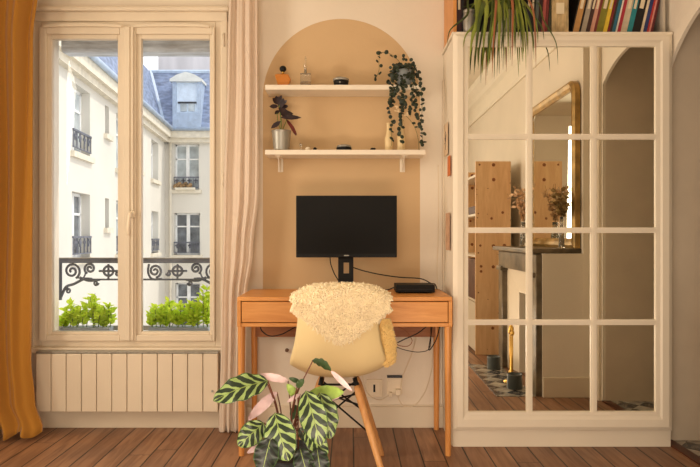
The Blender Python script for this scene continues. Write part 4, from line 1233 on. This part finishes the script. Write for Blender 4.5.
b = MB(); b.box(a.x - .06, c.x + .06, sy - .10, sy + .09, DT + .0006, DT + .014); b.build('stand_base', M_BLACK, t, bevel=0.005, seg=3)
b = MB(); b.pbox(344, 349, 255, 256, MY - .0018, MY - .0002, MY); b.build('badge', M_ZINC, t)
BYY = 3.02
t = thing('dock_box', 'flat black electronic box lying on the right end of the desk', 'dock', (P(415, 0, BYY).x, BYY + .05, DT))
x0, x1 = P(396, 0, BYY).x, P(435, 0, BYY).x
b = MB(); b.box(x0, x1, BYY, BYY + .14, DT + .004, DT + .044); b.build('case', M_BLACK, t, bevel=0.004)
b = MB()
for xx in (x0 + .02, x1 - .02):
    for yy in (BYY + .02, BYY + .12): b.lathe([(.007, 0), (.007, .004)], (xx, yy, DT + .0006), 10)
b.build('foot', M_BLACK, t)
b = MB(); b.box(x0 + .01, x1 - .01, BYY - .0006, BYY, DT + .02, DT + .022); b.build('front_seam', M_IRON, t)
def cable(label, pts, r, m, grp=None, name='cable'):
    b = MB(); b.tube(bez(pts, 40), r, 7); o = b.build(name, m, smooth=True); tag(o, label, 'cable', grp)
cable('black cable hanging from the left underside of the monitor to its base', [mp(329.5, 254, .045), mp(330.5, 264, .04), mp(334, 274, .05), mp(338, 281, .05), Vector((mp(341, 0).x, MY + .16, DT + .005))], .0028, M_CABLE)
cable('black cable running from the monitor stand over the black box and down behind the desk', [mp(353, 268, .06), mp(364, 271.5, .06), mp(380, 275, .05), mp(400, 278, .06), mp(422, 279.5, .06), mp(432, 284, .05), Vector((P(437, 0, 3.15).x, 3.22, DT + .03)), Vector((P(439, 0, 3.25).x, 3.285, DT - .02))], .003, M_CABLE)
cable('thin black cable lying on the desk from the stand to the box', [Vector((mp(354, 0).x, MY + .11, DT + .0035)), Vector((mp(372, 0).x, MY + .08, DT + .0035)), Vector((mp(388, 0).x, MY + .10, DT + .004)), Vector((mp(396, 0).x, BYY + .145, DT + .02)), Vector((mp(404, 0).x, BYY + .143, DT + .025))], .003, M_CABLE)
UY = 3.12
def up(px, py, dy=0): v = P(px, py, UY); v.y += dy; return v
cable('black cable looping below the left drawer', [up(259, 325, .03), up(262, 331), up(270, 336), up(281, 334.5), up(290, 330), up(300, 325, .03)], .003, M_CABLE)
cable('black cable sagging in a wide loop under the right drawer', [up(430, 325, .03), up(418, 333), up(405, 339), up(396, 343), up(390, 341), up(388, 326, .03)], .003, M_CABLE)
cable('black cable bundle hanging lowest under the right drawer', [up(441, 326, .03), up(436, 340), up(429, 350), up(431, 335), up(433, 325, .03)], .003, M_CABLE)
cable('thin brown cable drooping between the two black loops under the desk', [up(394, 326, .03), up(404, 330), up(412, 340), up(408, 346), up(398, 345), up(390, 338)], .002, M_DESKDARK)
cable('thin dark cable swinging low from the chair side to the bundle', [up(432, 326, .05), up(430, 347), up(420, 352), up(405, 350), up(394, 346)], .002, M_CABLE)
WY = BW - .012
def wp(px, py, dy=0): v = P(px, py, WY); v.y += dy; return v
cable('white cable hanging in a long loop down the wall right of the sockets', [wp(437, 325, -.03), wp(433, 350), wp(431, 372), wp(425, 392), wp(415, 405), wp(404, 406), wp(399, 400), wp(398, 393)], .0025, M_WCABLE)
cable('white cable running from under the desk down to the plug', [wp(417, 330, -.03), wp(413, 350), wp(407, 366), wp(402, 378), wp(400, 390)], .0025, M_WCABLE)
cable('white cable rising from the single socket behind the chair', [wp(362, 371, -.01), wp(364, 385, -.01), wp(370, 396), wp(380, 400), wp(390, 395)], .0022, M_WCABLE)
cable('white cable climbing the wall corner beside the cabinet', [wp(437.5, 290, -.02), wp(437, 270), wp(438, 240), wp(438.5, 200), wp(438, 165)], .0018, M_WCABLE)
# sockets
t = thing('wall_socket', 'square cream wall socket with a dark slot behind the chair leg', 'socket', wp(374, 387))
b = MB(); b.pbox(366.5, 382.5, 379, 396.5, BW - .010, BW - .0005, BW); b.build('plate', M_WPLAST, t, bevel=0.002)
b = MB(); b.pbox(369, 380, 381.5, 394, BW - .013, BW - .010, BW); b.build('inner_plate', M_WPLAST, t, bevel=0.001)
b = MB(); b.pbox(373.2, 375.2, 384, 391.5, BW - .0142, BW - .013, BW); b.build('slot', M_BLACK, t)
t = thing('wall_socket', 'cream wall socket holding a plug, nearer the cabinet', 'socket', wp(394, 385))
b = MB(); b.pbox(387, 402, 376, 394, BW - .012, BW - .0005, BW); b.build('plate', M_WPLAST, t, bevel=0.002)
b = MB(); b.pbox(387, 402, 375, 377, BW - .022, BW - .0005, BW); b.build('hood', M_IRON, t)
b = MB(); b.pbox(395, 400.5, 388, 394, BW - .035, BW - .012, BW); b.pbox(389, 392, 391, 395.5, BW - .03, BW - .012, BW); b.build('plug', M_WPLAST, t, bevel=0.003)
b = MB(); b.tube([P(287, 350, BW - .001), P(287, 350, BW) + Vector((0, -.012, 0))], .010, 16); o = b.build('cable_outlet', mat('brown_rubber', rgb(110, 78, 54), 0.6)); tag(o, 'small round brown cable outlet on the wall left of the chair', 'outlet')

# ---------------- chair ----------------
CC = Vector((-0.050, 2.665, 0))
t = thing('shell_chair', 'cream moulded shell chair with wooden dowel legs seen from behind', 'chair', CC)
prof = [(-.245, .820, .150), (-.240, .790, .160), (-.228, .70, .166), (-.212, .62, .176), (-.190, .545, .190), (-.150, .485, .202), (-.09, .448, .208), (-.02, .432, .214), (.06, .432, .216), (.13, .442, .21), (.185, .448, .195), (.215, .435, .165)]
def pf(v):
    x = v * (len(prof) - 1); i = min(int(x), len(prof) - 2); f = x - i
    p = [prof[max(i - 1, 0)], prof[i], prof[i + 1], prof[min(i + 2, len(prof) - 1)]]
    return [0.5 * (2 * p[1][k] + (p[2][k] - p[0][k]) * f + (2 * p[0][k] - 5 * p[1][k] + 4 * p[2][k] - p[3][k]) * f * f + (-p[0][k] + 3 * p[1][k] - 3 * p[2][k] + p[3][k]) * f ** 3) for k in range(3)]
def shell(u, v, off=0.0):
    y, z, hw = pf(v); y2, z2, _ = pf(min(v + .01, 1)); y1, z1, _ = pf(max(v - .01, 0))
    ty, tz = y2 - y1, z2 - z1; L = math.hypot(ty, tz); ny, nz = -tz / L, ty / L       # towards the sitter
    s = 2 * u - 1
    # rounded corners at both ends
    e = min(v, 1 - v) * 9
    if e < 1: hw *= 1 - .12 * (1 - e) ** 2
    curl = (.045 * math.sin(PI * min(1, v * 1.15)) + .02) * abs(s) ** 2.6
    zz = z + nz * curl; 
    topdip = 0
    if v < .25: zz -= .03 * (1 - v / .25) * abs(s) ** 3
    return Vector((CC.x + s * hw, CC.y + y + ny * (curl + off), zz + nz * off + topdip))
M_SHELL = mat('cream_shell_plastic', rgb(246, 222, 168), 0.38, var=0.015, scale=2, spec=0.45)
b = MB(); b.sheet(lambda u, v: shell(u, v), 28, 44, .006); b.build('seat_shell', M_SHELL, t, smooth=True, bevel=0.0)
mounts = {}
for sx_ in (-1, 1):
    for sy_ in (-1, 1):
        topP = CC + Vector((sx_ * .070, sy_ * .075 + .0, .432)); 
        ft = CC + Vector((sx_ * .205, sy_ * .205, .0))
        mounts[(sx_, sy_)] = (topP, ft)
        b = MB(); hi = topP.lerp(ft, .06)
        b.tube([ft, ft.lerp(hi, .03), ft.lerp(hi, .5), ft.lerp(hi, .93), hi], [.010, .0115, .0155, .017, .012], 16)
        b.build('leg', M_BEECH, t, smooth=True)
b = MB()
for (s1, s2) in (((-1, -1), (1, -1)), ((1, -1), (1, 1)), ((1, 1), (-1, 1)), ((-1, 1), (-1, -1))):
    A, A2 = mounts[s1]; B, B2 = mounts[s2]
    b.tube([A.lerp(A2, .10), B.lerp(B2, .50)], .0042, 8); b.tube([B.lerp(B2, .10), A.lerp(A2, .50)], .0042, 8)
    b.tube([A.lerp(A2, .05), B.lerp(B2, .05)], .005, 8)
    b.tube([A.lerp(A2, .25), A.lerp(A2, .25) + Vector((0, 0, .001)), CC + Vector((0, 0, .33))], .004, 8)
for k_, (A, A2) in mounts.items():
    b.tube([A + Vector((0, 0, .006)), A.lerp(A2, .1)], .010, 8); b.ball(A.lerp(A2, .50), .011, n=10, m=6)
b.build('steel_braces', M_BLACK, t, smooth=True)

# sheepskin thrown over the backrest
FUR = rgb(252, 234, 198)
M_FUR = mat('sheepskin_wool', FUR, 0.9, var=0.05, scale=30, spec=0.1, sheen=0.4)
rnd = random.Random(33)
def low(s):   # how far the skin hangs on the camera side
    return .195 - .185 * abs(s) ** 1.5
def skin(u, v):
    """v 0: lowest on the camera side, .5: over the edge, 1: down the sitter's side"""
    s = 2 * u - 1
    y0, z0, _ = pf(0.0)
    top = CC + Vector((s * .212 , y0 + .02 * abs(s) ** 2.2 + .010, z0 + .022 - .045 * abs(s) ** 3.2))
    top.x = CC.x + .014 + math.copysign(abs(s) ** .95, s) * .192
    d = low(s)
    if v < .42:
        q = 1 - v / .42
        z = top.z - .02 - d * q
        # follow the shell's back
        vv = min(1, max(0, (z0 - z) / (z0 - .43) * .52))
        y = pf(vv)[0] + .05 * math.sin(PI * min(1, vv * 1.15)) * 0 
        return Vector((top.x * 1 , CC.y + y - .030 + .03 * abs(s) ** 2.4 - .012 * (1 - q), z))
    if v < .62:
        a = (v - .42) / .20 * PI
        return top + Vector((0, -.010 + -.036 * math.cos(a) - .004, -.02 + .024 * math.sin(a)))
    q = (v - .62) / .38
    z = top.z - .02 - .16 * q
    vv = min(1, max(0, (z0 - z) / (z0 - .43) * .52))
    return Vector((CC.x + (top.x - CC.x) * (1 - .3 * q), CC.y + pf(vv)[0] + .032 + .045 * abs(s) ** 2.4, z))
t = thing('sheepskin', 'creamy curly sheepskin rug thrown over the back of the chair', 'sheepskin', CC + Vector((0, -.24, .84)))
b = MB(); b.sheet(skin, 44, 60, .018); b.build('hide', M_FUR, t, smooth=True)
def tufts(b, fn, n, lmin, lmax, r, grav=Vector((0, 0, -.6)), flip=1, vr=(0, 1)):
    e = .004
    for i in range(n):
        u, v = rnd.random(), vr[0] + (vr[1] - vr[0]) * rnd.random()
        p = fn(u, v)
        du = fn(min(u + e, 1), v) - fn(max(u - e, 0), v); dv = fn(u, min(v + e, 1)) - fn(u, max(v - e, 0))
        nn = du.cross(dv) * flip
        if nn.length < 1e-9: continue
        nn.normalize()
        d = (nn + rv(rnd, .55) + grav * .6).normalized()
        L = rnd.uniform(lmin, lmax); c = rv(rnd, 1).normalized()
        pts = [p - nn * .002, p + d * L * .35 + c * L * .12, p + d * L * .68 - c * L * .10 + grav * L * .12, p + d * L * .85 + c * L * .16 + grav * L * .35]
        b.tube(pts, [r, r * 1.0, r * .8, r * .2], 5)
# which way is outwards
u0 = skin(.5, .2); nn = (skin(.504, .2) - skin(.496, .2)).cross(skin(.5, .204) - skin(.5, .196))
FLP = 1 if nn.y < 0 else -1
b = MB(); tufts(b, skin, 7500, .016, .032, .0044, flip=FLP, vr=(0, .78)); b.build('wool', M_FUR, t, smooth=False, fixn=False)
# the flap hanging at the right side of the seat
def flap(u, v):
    x = P(374 + 5 * v + (14 + 8 * v - 7 * v * v * v) * u, 0, 2.62).x
    z = P(0, 316 + 43 * v + 5 * v * math.sin(PI * u), 2.62).z
    y = 2.56 + .06 * v - .025 * math.sin(PI * u) - .01
    return Vector((x, y, z))
M_FURY = mat('sheepskin_wool_golden', rgb(240, 206, 134), 0.9, var=0.08, scale=30, spec=0.1, sheen=0.4)
b = MB(); b.sheet(flap, 14, 22, .016); b.build('side_flap', M_FURY, t, smooth=True)
nn = (flap(.504, .5) - flap(.496, .5)).cross(flap(.5, .504) - flap(.5, .496))
b = MB(); tufts(b, flap, 1300, .010, .016, .0024, flip=1 if nn.y < 0 else -1); b.build('flap_wool', M_FURY, t, smooth=False, fixn=False)

# ---------------- striped leaf plant ----------------
PX, PYY = P(291, 0, 2.10).x, 2.12
t = thing('striped_leaf_plant', 'potted plant with green striped oval leaves and pink undersides in the foreground', 'plant', (PX, PYY, 0))
b = MB(); b.lathe([(.085, 0), (.092, .004), (.112, .24), (.118, .27), (.122, .29), (.114, .29), (.106, .27), (0, .262)], (PX, PYY, 0), 40)
b.build('pot', mat('dark_woven_pot', rgb(42, 44, 46), 0.7, var=0.4, scale=45, bump=0.6, bscale=70), t, smooth=True)
b = MB(); b.lathe([(0, .262), (.104, .262), (.104, .268), (.05, .275), (0, .276)], (PX, PYY, 0), 24); b.build('soil', mat('dark_soil', rgb(44, 34, 28), 0.95, bump=0.8), t)
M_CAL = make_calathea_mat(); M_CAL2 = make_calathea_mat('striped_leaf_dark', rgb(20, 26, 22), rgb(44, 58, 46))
M_PINK = mat('pink_leaf_underside', rgb(234, 206, 208), 0.5, var=0.15, scale=14, stretch=(1, 1, 1)); M_UG = mat('green_leaf_plain', rgb(60, 84, 46), 0.45, var=0.2, scale=14); M_LG = mat('light_green_leaf', rgb(160, 190, 92), 0.45, var=0.25, scale=20)
def big_leaf(base, tip, width, nrm, mt, mbk, bow=.18, cup=.18, roll=0.0):
    """oval leaf with its own upper and lower skin"""
    d = tip - base; L = d.length; d.normalize()
    nrm = (nrm - d * nrm.dot(d)).normalized(); sd = d.cross(nrm)
    def fn(u, v, off=0.0):
        s = 2 * u - 1
        w_ = width / 2 * (math.sin(PI * min(1, v * .97 + .015)) ** .62) * (1.12 - .22 * v)
        if v < .004 or v > .996: w_ = 0.0008
        cpos = base + d * (L * v) + nrm * (bow * L * math.sin(PI * v) * .8)
        wob = .006 * min(1, width / .07) * math.sin(v * 22) * abs(s) ** 2
        return cpos + sd * (s * w_) + nrm * (cup * w_ * abs(s) ** 1.6 + wob + off)
    b = MB()
    b.grid(lambda u, v: fn(u, v, .0009), 12, 20, mi=0, uv=True)
    b.grid(lambda u, v: fn(u, v, -.0009), 12, 20, mi=1, uv=True, flip=True)
    return b.build('leaf', [mt, mbk], t, smooth=True, fixn=False)
def C3(px, py, Y): return P(px, py, Y)
SS = MB()
def stem(to, bend=None):
    r0 = Vector((PX + rnd.uniform(-.03, .03), PYY + rnd.uniform(-.03, .03), .268))
    mid = bend or (r0.lerp(to, .55) + Vector(((to.x - r0.x) * -.15, 0, .02)))
    SS.tube(bez([r0, mid, to], 14), .0023, 7)
N = Vector((0, -1, .25))
LV = [  # base px,py,Y  tip px,py,Y  width px  normal  materials
 ((268, 381, 2.05), (213, 401, 1.98), 27, Vector((-.15, -1, .6)), M_CAL, M_PINK, .14, .10),
 ((264, 423, 2.02), (238, 446, 1.98), 23, N, M_CAL, M_PINK, .10, .12),
 ((275, 413, 1.98), (289, 461, 1.94), 31, Vector((-.1, -1, .2)), M_CAL, M_PINK, .12, .12),
 ((306, 391, 2.00), (321, 446, 1.95), 27, Vector((.1, -1, .2)), M_CAL, M_PINK, .12, .12),
 ((320, 393, 2.06), (330, 439, 2.03), 25, Vector((.3, -1, .2)), M_CAL, M_PINK, .12, .12),
 ((306, 430, 2.04), (327, 456, 2.0), 20, Vector((.1, -1, .5)), M_CAL, M_PINK, .12, .1),
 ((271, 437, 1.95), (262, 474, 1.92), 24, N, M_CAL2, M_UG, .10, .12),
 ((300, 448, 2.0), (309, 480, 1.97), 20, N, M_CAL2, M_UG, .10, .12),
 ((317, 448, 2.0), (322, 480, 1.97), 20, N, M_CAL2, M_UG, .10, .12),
 ((313, 360, 2.05), (331, 371, 2.0), 9, Vector((.3, -.8, .6)), M_UG, M_UG, .12, .3),
 ((331, 371, 2.03), (352, 391, 2.0), 5.5, N, M_PINK, M_PINK, .05, .2),
 ((288, 381, 2.10), (258, 375, 2.07), 8, Vector((0, -1, .5)), M_PINK, M_PINK, .06, .2),
 ((277, 392, 2.12), (248, 420, 2.08), 11, Vector((-.2, -1, .1)), M_PINK, M_PINK, .06, .2),
 ((309, 394, 2.10), (344, 392, 2.06), 15, Vector((.1, -1, .2)), M_LG, M_PINK, -.10, .2),
 ((310, 403, 2.12), (340, 396, 2.10), 9, Vector((.1, -1, -.1)), M_PINK, M_PINK, -.06, .2),
 ((268, 441, 2.04), (247, 453, 2.02), 7, N, M_PINK, M_PINK, .05, .2),
 ((298, 398, 2.08), (287, 384, 2.07), 9, N, M_LG, M_LG, .05, .2),
 ((300, 394, 2.07), (287, 402, 2.05), 4.5, N, M_PINK, M_PINK, .05, .2),
 ((296, 405, 2.1), (292, 420, 2.08), 8, N, M_UG, M_UG, .1, .2),
 ((300, 382, 2.06), (289, 378, 2.05), 5, N, M_UG, M_UG, .1, .2),
 ((266, 380, 2.1), (250, 391, 2.08), 7, Vector((0, -1, -.1)), M_PINK, M_PINK, .1, .2),
 ((297, 387, 2.04), (304, 379, 2.03), 7, N, M_UG, M_UG, .1, .2),
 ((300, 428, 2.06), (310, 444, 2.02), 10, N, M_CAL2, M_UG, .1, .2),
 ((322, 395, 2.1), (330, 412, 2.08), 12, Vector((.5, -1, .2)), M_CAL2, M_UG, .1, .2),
]
for (b0, b1, wpx, nr, m1, m2, bw, cp) in LV:
    bs, tp_ = C3(*b0), C3(*b1)
    big_leaf(bs, tp_, wpx * 2.0 / 600, nr, m1, m2, bw, cp)
for (b0, b1, *_r) in LV:
    if b0[1] < 436 and b0 != (331, 371, 2.03): stem(C3(*b0))
SS.build('stems', mat('reddish_stem', rgb(112, 66, 48), 0.5), t, smooth=True)

# ---------------- what the mirror shows: fireplace side of the room ----------------
def yv(Yv): return 2 * YM - Yv
t = thing('fireplace', 'dark grey marble fireplace with cream inner panels seen in the cabinet mirror', 'fireplace', (1.4, 1.5, 0))
FA, FB = 1.03, 2.02           # far and near ends
b = MB()
b.box(1.30, 1.52, FA, FB, .62, .935); b.box(1.30, 1.52, FA, 1.33, 0.001, .62); b.box(1.30, 1.52, 1.67, FB, 0.001, .62)
b.box(1.255, 1.52, FA, FA + .02, .001, .935); b.box(1.255, 1.52, FB - .01, FB + .009, .001, .935)
b.build('plaster_body', M_PLAIN, t)
b = MB(); b.box(1.47, 1.515, 1.33, 1.67, .001, .62); b.build('firebox', M_BLACK, t)
b = MB()
for y0 in (FA, FB - .12): b.box(1.215, 1.30, y0, y0 + .12, .001, .80)
b.box(1.215, 1.30, FA, FB, .80, .93); b.build('surround', M_MARBLE, t, bevel=0.006)
b = MB(); 
for y0 in (FA - .01, FB - .16): b.box(1.198, 1.30, y0, y0 + .14, .775, .81)
b.build('capital', M_MARBLE, t, bevel=0.006)
b = MB(); b.box(1.172, 1.519, FA - .03, FB - .015, .935, .968); b.build('mantel_shelf', M_MARBLE, t, bevel=0.006)
b = MB()
b.add([(1.255, FA + .12, .80), (1.255, FB - .12, .80), (1.302, 1.67, .62), (1.302, 1.33, .62), (1.255, FA + .12, .002), (1.255, FB - .12, .002), (1.302, 1.67, .002), (1.302, 1.33, .002)], [(0, 1, 2, 3), (0, 3, 7, 4), (1, 5, 6, 2)])
b.build('splay_panel', M_TRIM, t)
b = MB(); b.box(.96, 1.214, 1.05, 2.02, -.01, .004); struct(b.build('floor_hearth', M_MOSAIC))
FZ = .9686
t = thing('gilt_mirror', 'tall gilt framed mirror with rounded top leaning on the mantelpiece', 'mirror', (1.48, 1.47, FZ))
GA, GB, GT = .96, 2.0, 2.09
def rr(y0, y1, z0, z1, r): return [(y0, z0), (y1, z0)] + arc(y1 - r, z1 - r, r, 0, 90, 8) + arc(y0 + r, z1 - r, r, 90, 180, 8)
def ringp(b, o, i, x0o, x1, x0i):
    n_ = len(o)
    vs = [(x0o, *p) for p in o] + [(x0i, *p) for p in i] + [(x1, *p) for p in o] + [(x1, *p) for p in i]
    fs = []
    for k in range(n_):
        j = (k + 1) % n_
        fs += [(k, j, n_ + j, n_ + k), (2 * n_ + k, 3 * n_ + k, 3 * n_ + j, 2 * n_ + j), (k, 2 * n_ + k, 2 * n_ + j, j), (n_ + k, n_ + j, 3 * n_ + j, 3 * n_ + k)]
    b.add(vs, fs)
b = MB()
o1, o2, o3, o4 = rr(GA, GB, FZ, GT, .10), rr(GA + .02, GB - .02, FZ + .02, GT - .02, .09), rr(GA + .045, GB - .045, FZ + .045, GT - .045, .07), rr(GA + .065, GB - .065, FZ + .065, GT - .065, .055)
ringp(b, o1, o2, 1.478, 1.512, 1.464); ringp(b, o2, o3, 1.464, 1.512, 1.474); ringp(b, o3, o4, 1.470, 1.512, 1.484)
b.build('frame', M_GILT, t, smooth=False)
b = MB(); b.prism(rr(GA + .05, GB - .05, FZ + .05, GT - .05, .06), 'x', 1.492, 1.500); b.build('glass', M_OLDMIRROR, t)
# vases with dried flowers
def dried(label, x, y, h, r, fcol, spread, topz, seed, clear=True):
    rnd2 = random.Random(seed)
    t = thing('dried_flower_vase', label, 'vase', (x, y, FZ))
    b = MB(); b.lathe([(r, 0), (r * 1.05, .004), (r, h * .5), (r * .6, h * .8), (r * .7, h), (r * .6, h), (r * .5, h * .8), (r * .8, .01), (0, .008)], (x, y, FZ + .0005), 20); b.build('vase', M_CLEAR if clear else M_WPLAST, t, smooth=True)
    st, lf = MB(), MB()
    for i in range(24):
        tip = Vector((min(1.42, x + rnd2.uniform(-spread, spread) * .7), y + rnd2.uniform(-spread, spread), topz - rnd2.uniform(0, .15)))
        root = Vector((x, y, FZ + .02)); c = bez([root, Vector((x, y, FZ + h)) + (tip - root) * .05, tip], 12)
        st.tube(c, .0012, 4)
        for q in range(9):
            p = c[int((.55 + .45 * rnd2.random()) * (len(c) - 1))]
            leafq(lf, p, Vector((rnd2.uniform(-1, 1), rnd2.uniform(-1, 1), rnd2.uniform(-.2, 1))), Vector((rnd2.uniform(-1, 1), rnd2.uniform(-1, 1), .3)), rnd2.uniform(.026, .045), rnd2.uniform(.018, .03))
    st.build('stems', mat('dry_stem', rgb(150, 112, 70), 0.7), t); lf.build('flowers', fcol, t, smooth=True, fixn=False)
dried('clear vase of pinkish dried flowers on the mantelpiece beside the pine board', 1.37, yv(4.72), .19, .032, mat('dried_pink_flower', rgb(232, 190, 150), 0.8, var=0.3, scale=30), .15, FZ + .50, 3)
dried('slim vase of brown dried leaves in front of the gilt mirror frame', 1.40, yv(3.97), .21, .018, mat('dried_brown_leaf', rgb(158, 132, 84), 0.8, var=0.35, scale=30), .075, FZ + .42, 5)
b = MB(); b.ball((1.36, yv(4.6), FZ + .0175), .022, .02, .017); o = b.build('candle_stub', M_WPLAST, smooth=True); tag(o, 'small pale rounded candle on the mantelpiece, seen in the mirror', 'candle')
# brass fire irons and dark pots on the hearth
t = thing('fire_irons', 'brass fire iron stand in front of the fireplace, seen in the mirror', 'fire irons', (1.13, yv(4.3), .004))
fx_, fy_ = 1.155, yv(4.3)
b = MB(); b.lathe([(.055, 0), (.055, .008), (.02, .02), (.008, .03), (.007, .34), (.018, .36), (.018, .39), (0, .42)], (fx_, fy_, .0045), 18); b.build('stand', M_BRASS, t, smooth=True)
for dx_, dy_ in ((0, .035), (0, -.035)):
    b = MB(); b.tube([(fx_, fy_ + dy_, .06), (fx_, fy_ + dy_, .34)], .005, 8); b.tube([(fx_, fy_, .335), (fx_, fy_ + dy_ * 1.2, .335)], .004, 6); b.ball((fx_, fy_ + dy_, .36), .013, .013, .02); b.box(fx_ - .006, fx_ + .006, fy_ + dy_ - .02, fy_ + dy_ + .02, .03, .08)
    b.build('poker', M_BRASS, t, smooth=True)
for yv_, xx, lab in ((4.72, 1.13, 'dark blue grey pot on the hearth, nearer the pine shelf'), (4.12, 1.13, 'dark blue grey pot on the hearth, nearer the baseboard')):
    b = MB(); b.lathe([(.05, 0), (.052, .004), (.05, .09), (.052, .10), (.047, .10), (.044, .08), (0, .02)], (xx, yv(yv_), .0045), 24)
    o = b.build('dark_pot', mat('dark_blue_glaze', rgb(78, 84, 84), 0.3, var=0.2), smooth=True); tag(o, lab, 'pot', None)
# pine shelf unit
t = thing('pine_bookcase', 'tall pine shelf unit with knotty end board seen in the mirror', 'bookcase', (1.27, .3, 0))
PY1 = yv(5.30)
b = MB(); b.box(1.11, 1.42, PY1 - .022, PY1, .001, 1.71); b.build('end_board', M_PINE, t, bevel=0.002)
b = MB(); b.box(1.11, 1.42, PY1 - .95, PY1 - .928, .001, 1.71); b.build('end_board', M_PINE, t, bevel=0.002)
for z in (.02, .46, .86, 1.23, 1.58):
    b = MB(); b.box(1.12, 1.415, PY1 - .928, PY1 - .022, z, z + .02); b.build('shelf_board', M_TRIM, t)
b = MB(); b.box(1.415, 1.425, PY1 - .94, PY1 - .01, .001, 1.71); b.build('back_panel', M_TRIM, t)
b = MB(); b.box(1.112, 1.12, PY1 - .92, PY1 - .024, .04, .455); b.build('door', M_TRIM, t)
b = MB(); b.box(1.115, 1.36, PY1 - .40, PY1 - .04, .481, .84); o = b.build('storage_box', mat('brown_box', rgb(112, 74, 50), 0.7, var=0.2), bevel=.006); tag(o, 'brown storage box in the pine shelf unit at mirror edge', 'box')
b = MB(); b.lathe([(.04, 0), (.05, .01), (.045, .10), (.02, .15), (.03, .2), (.022, .2), (0, .1)], (1.2, PY1 - .14, .8805), 20); o = b.build('vase', M_BLACK, smooth=True); tag(o, 'black narrow necked vase in the pine shelf unit', 'vase')
b = MB(); b.box(1.115, 1.30, PY1 - .35, PY1 - .05, 1.2505, 1.32); o = b.build('album', mat('brown_album', rgb(84, 50, 34), 0.6), bevel=.004); tag(o, 'dark brown flat album lying high in the pine shelf unit', 'album')
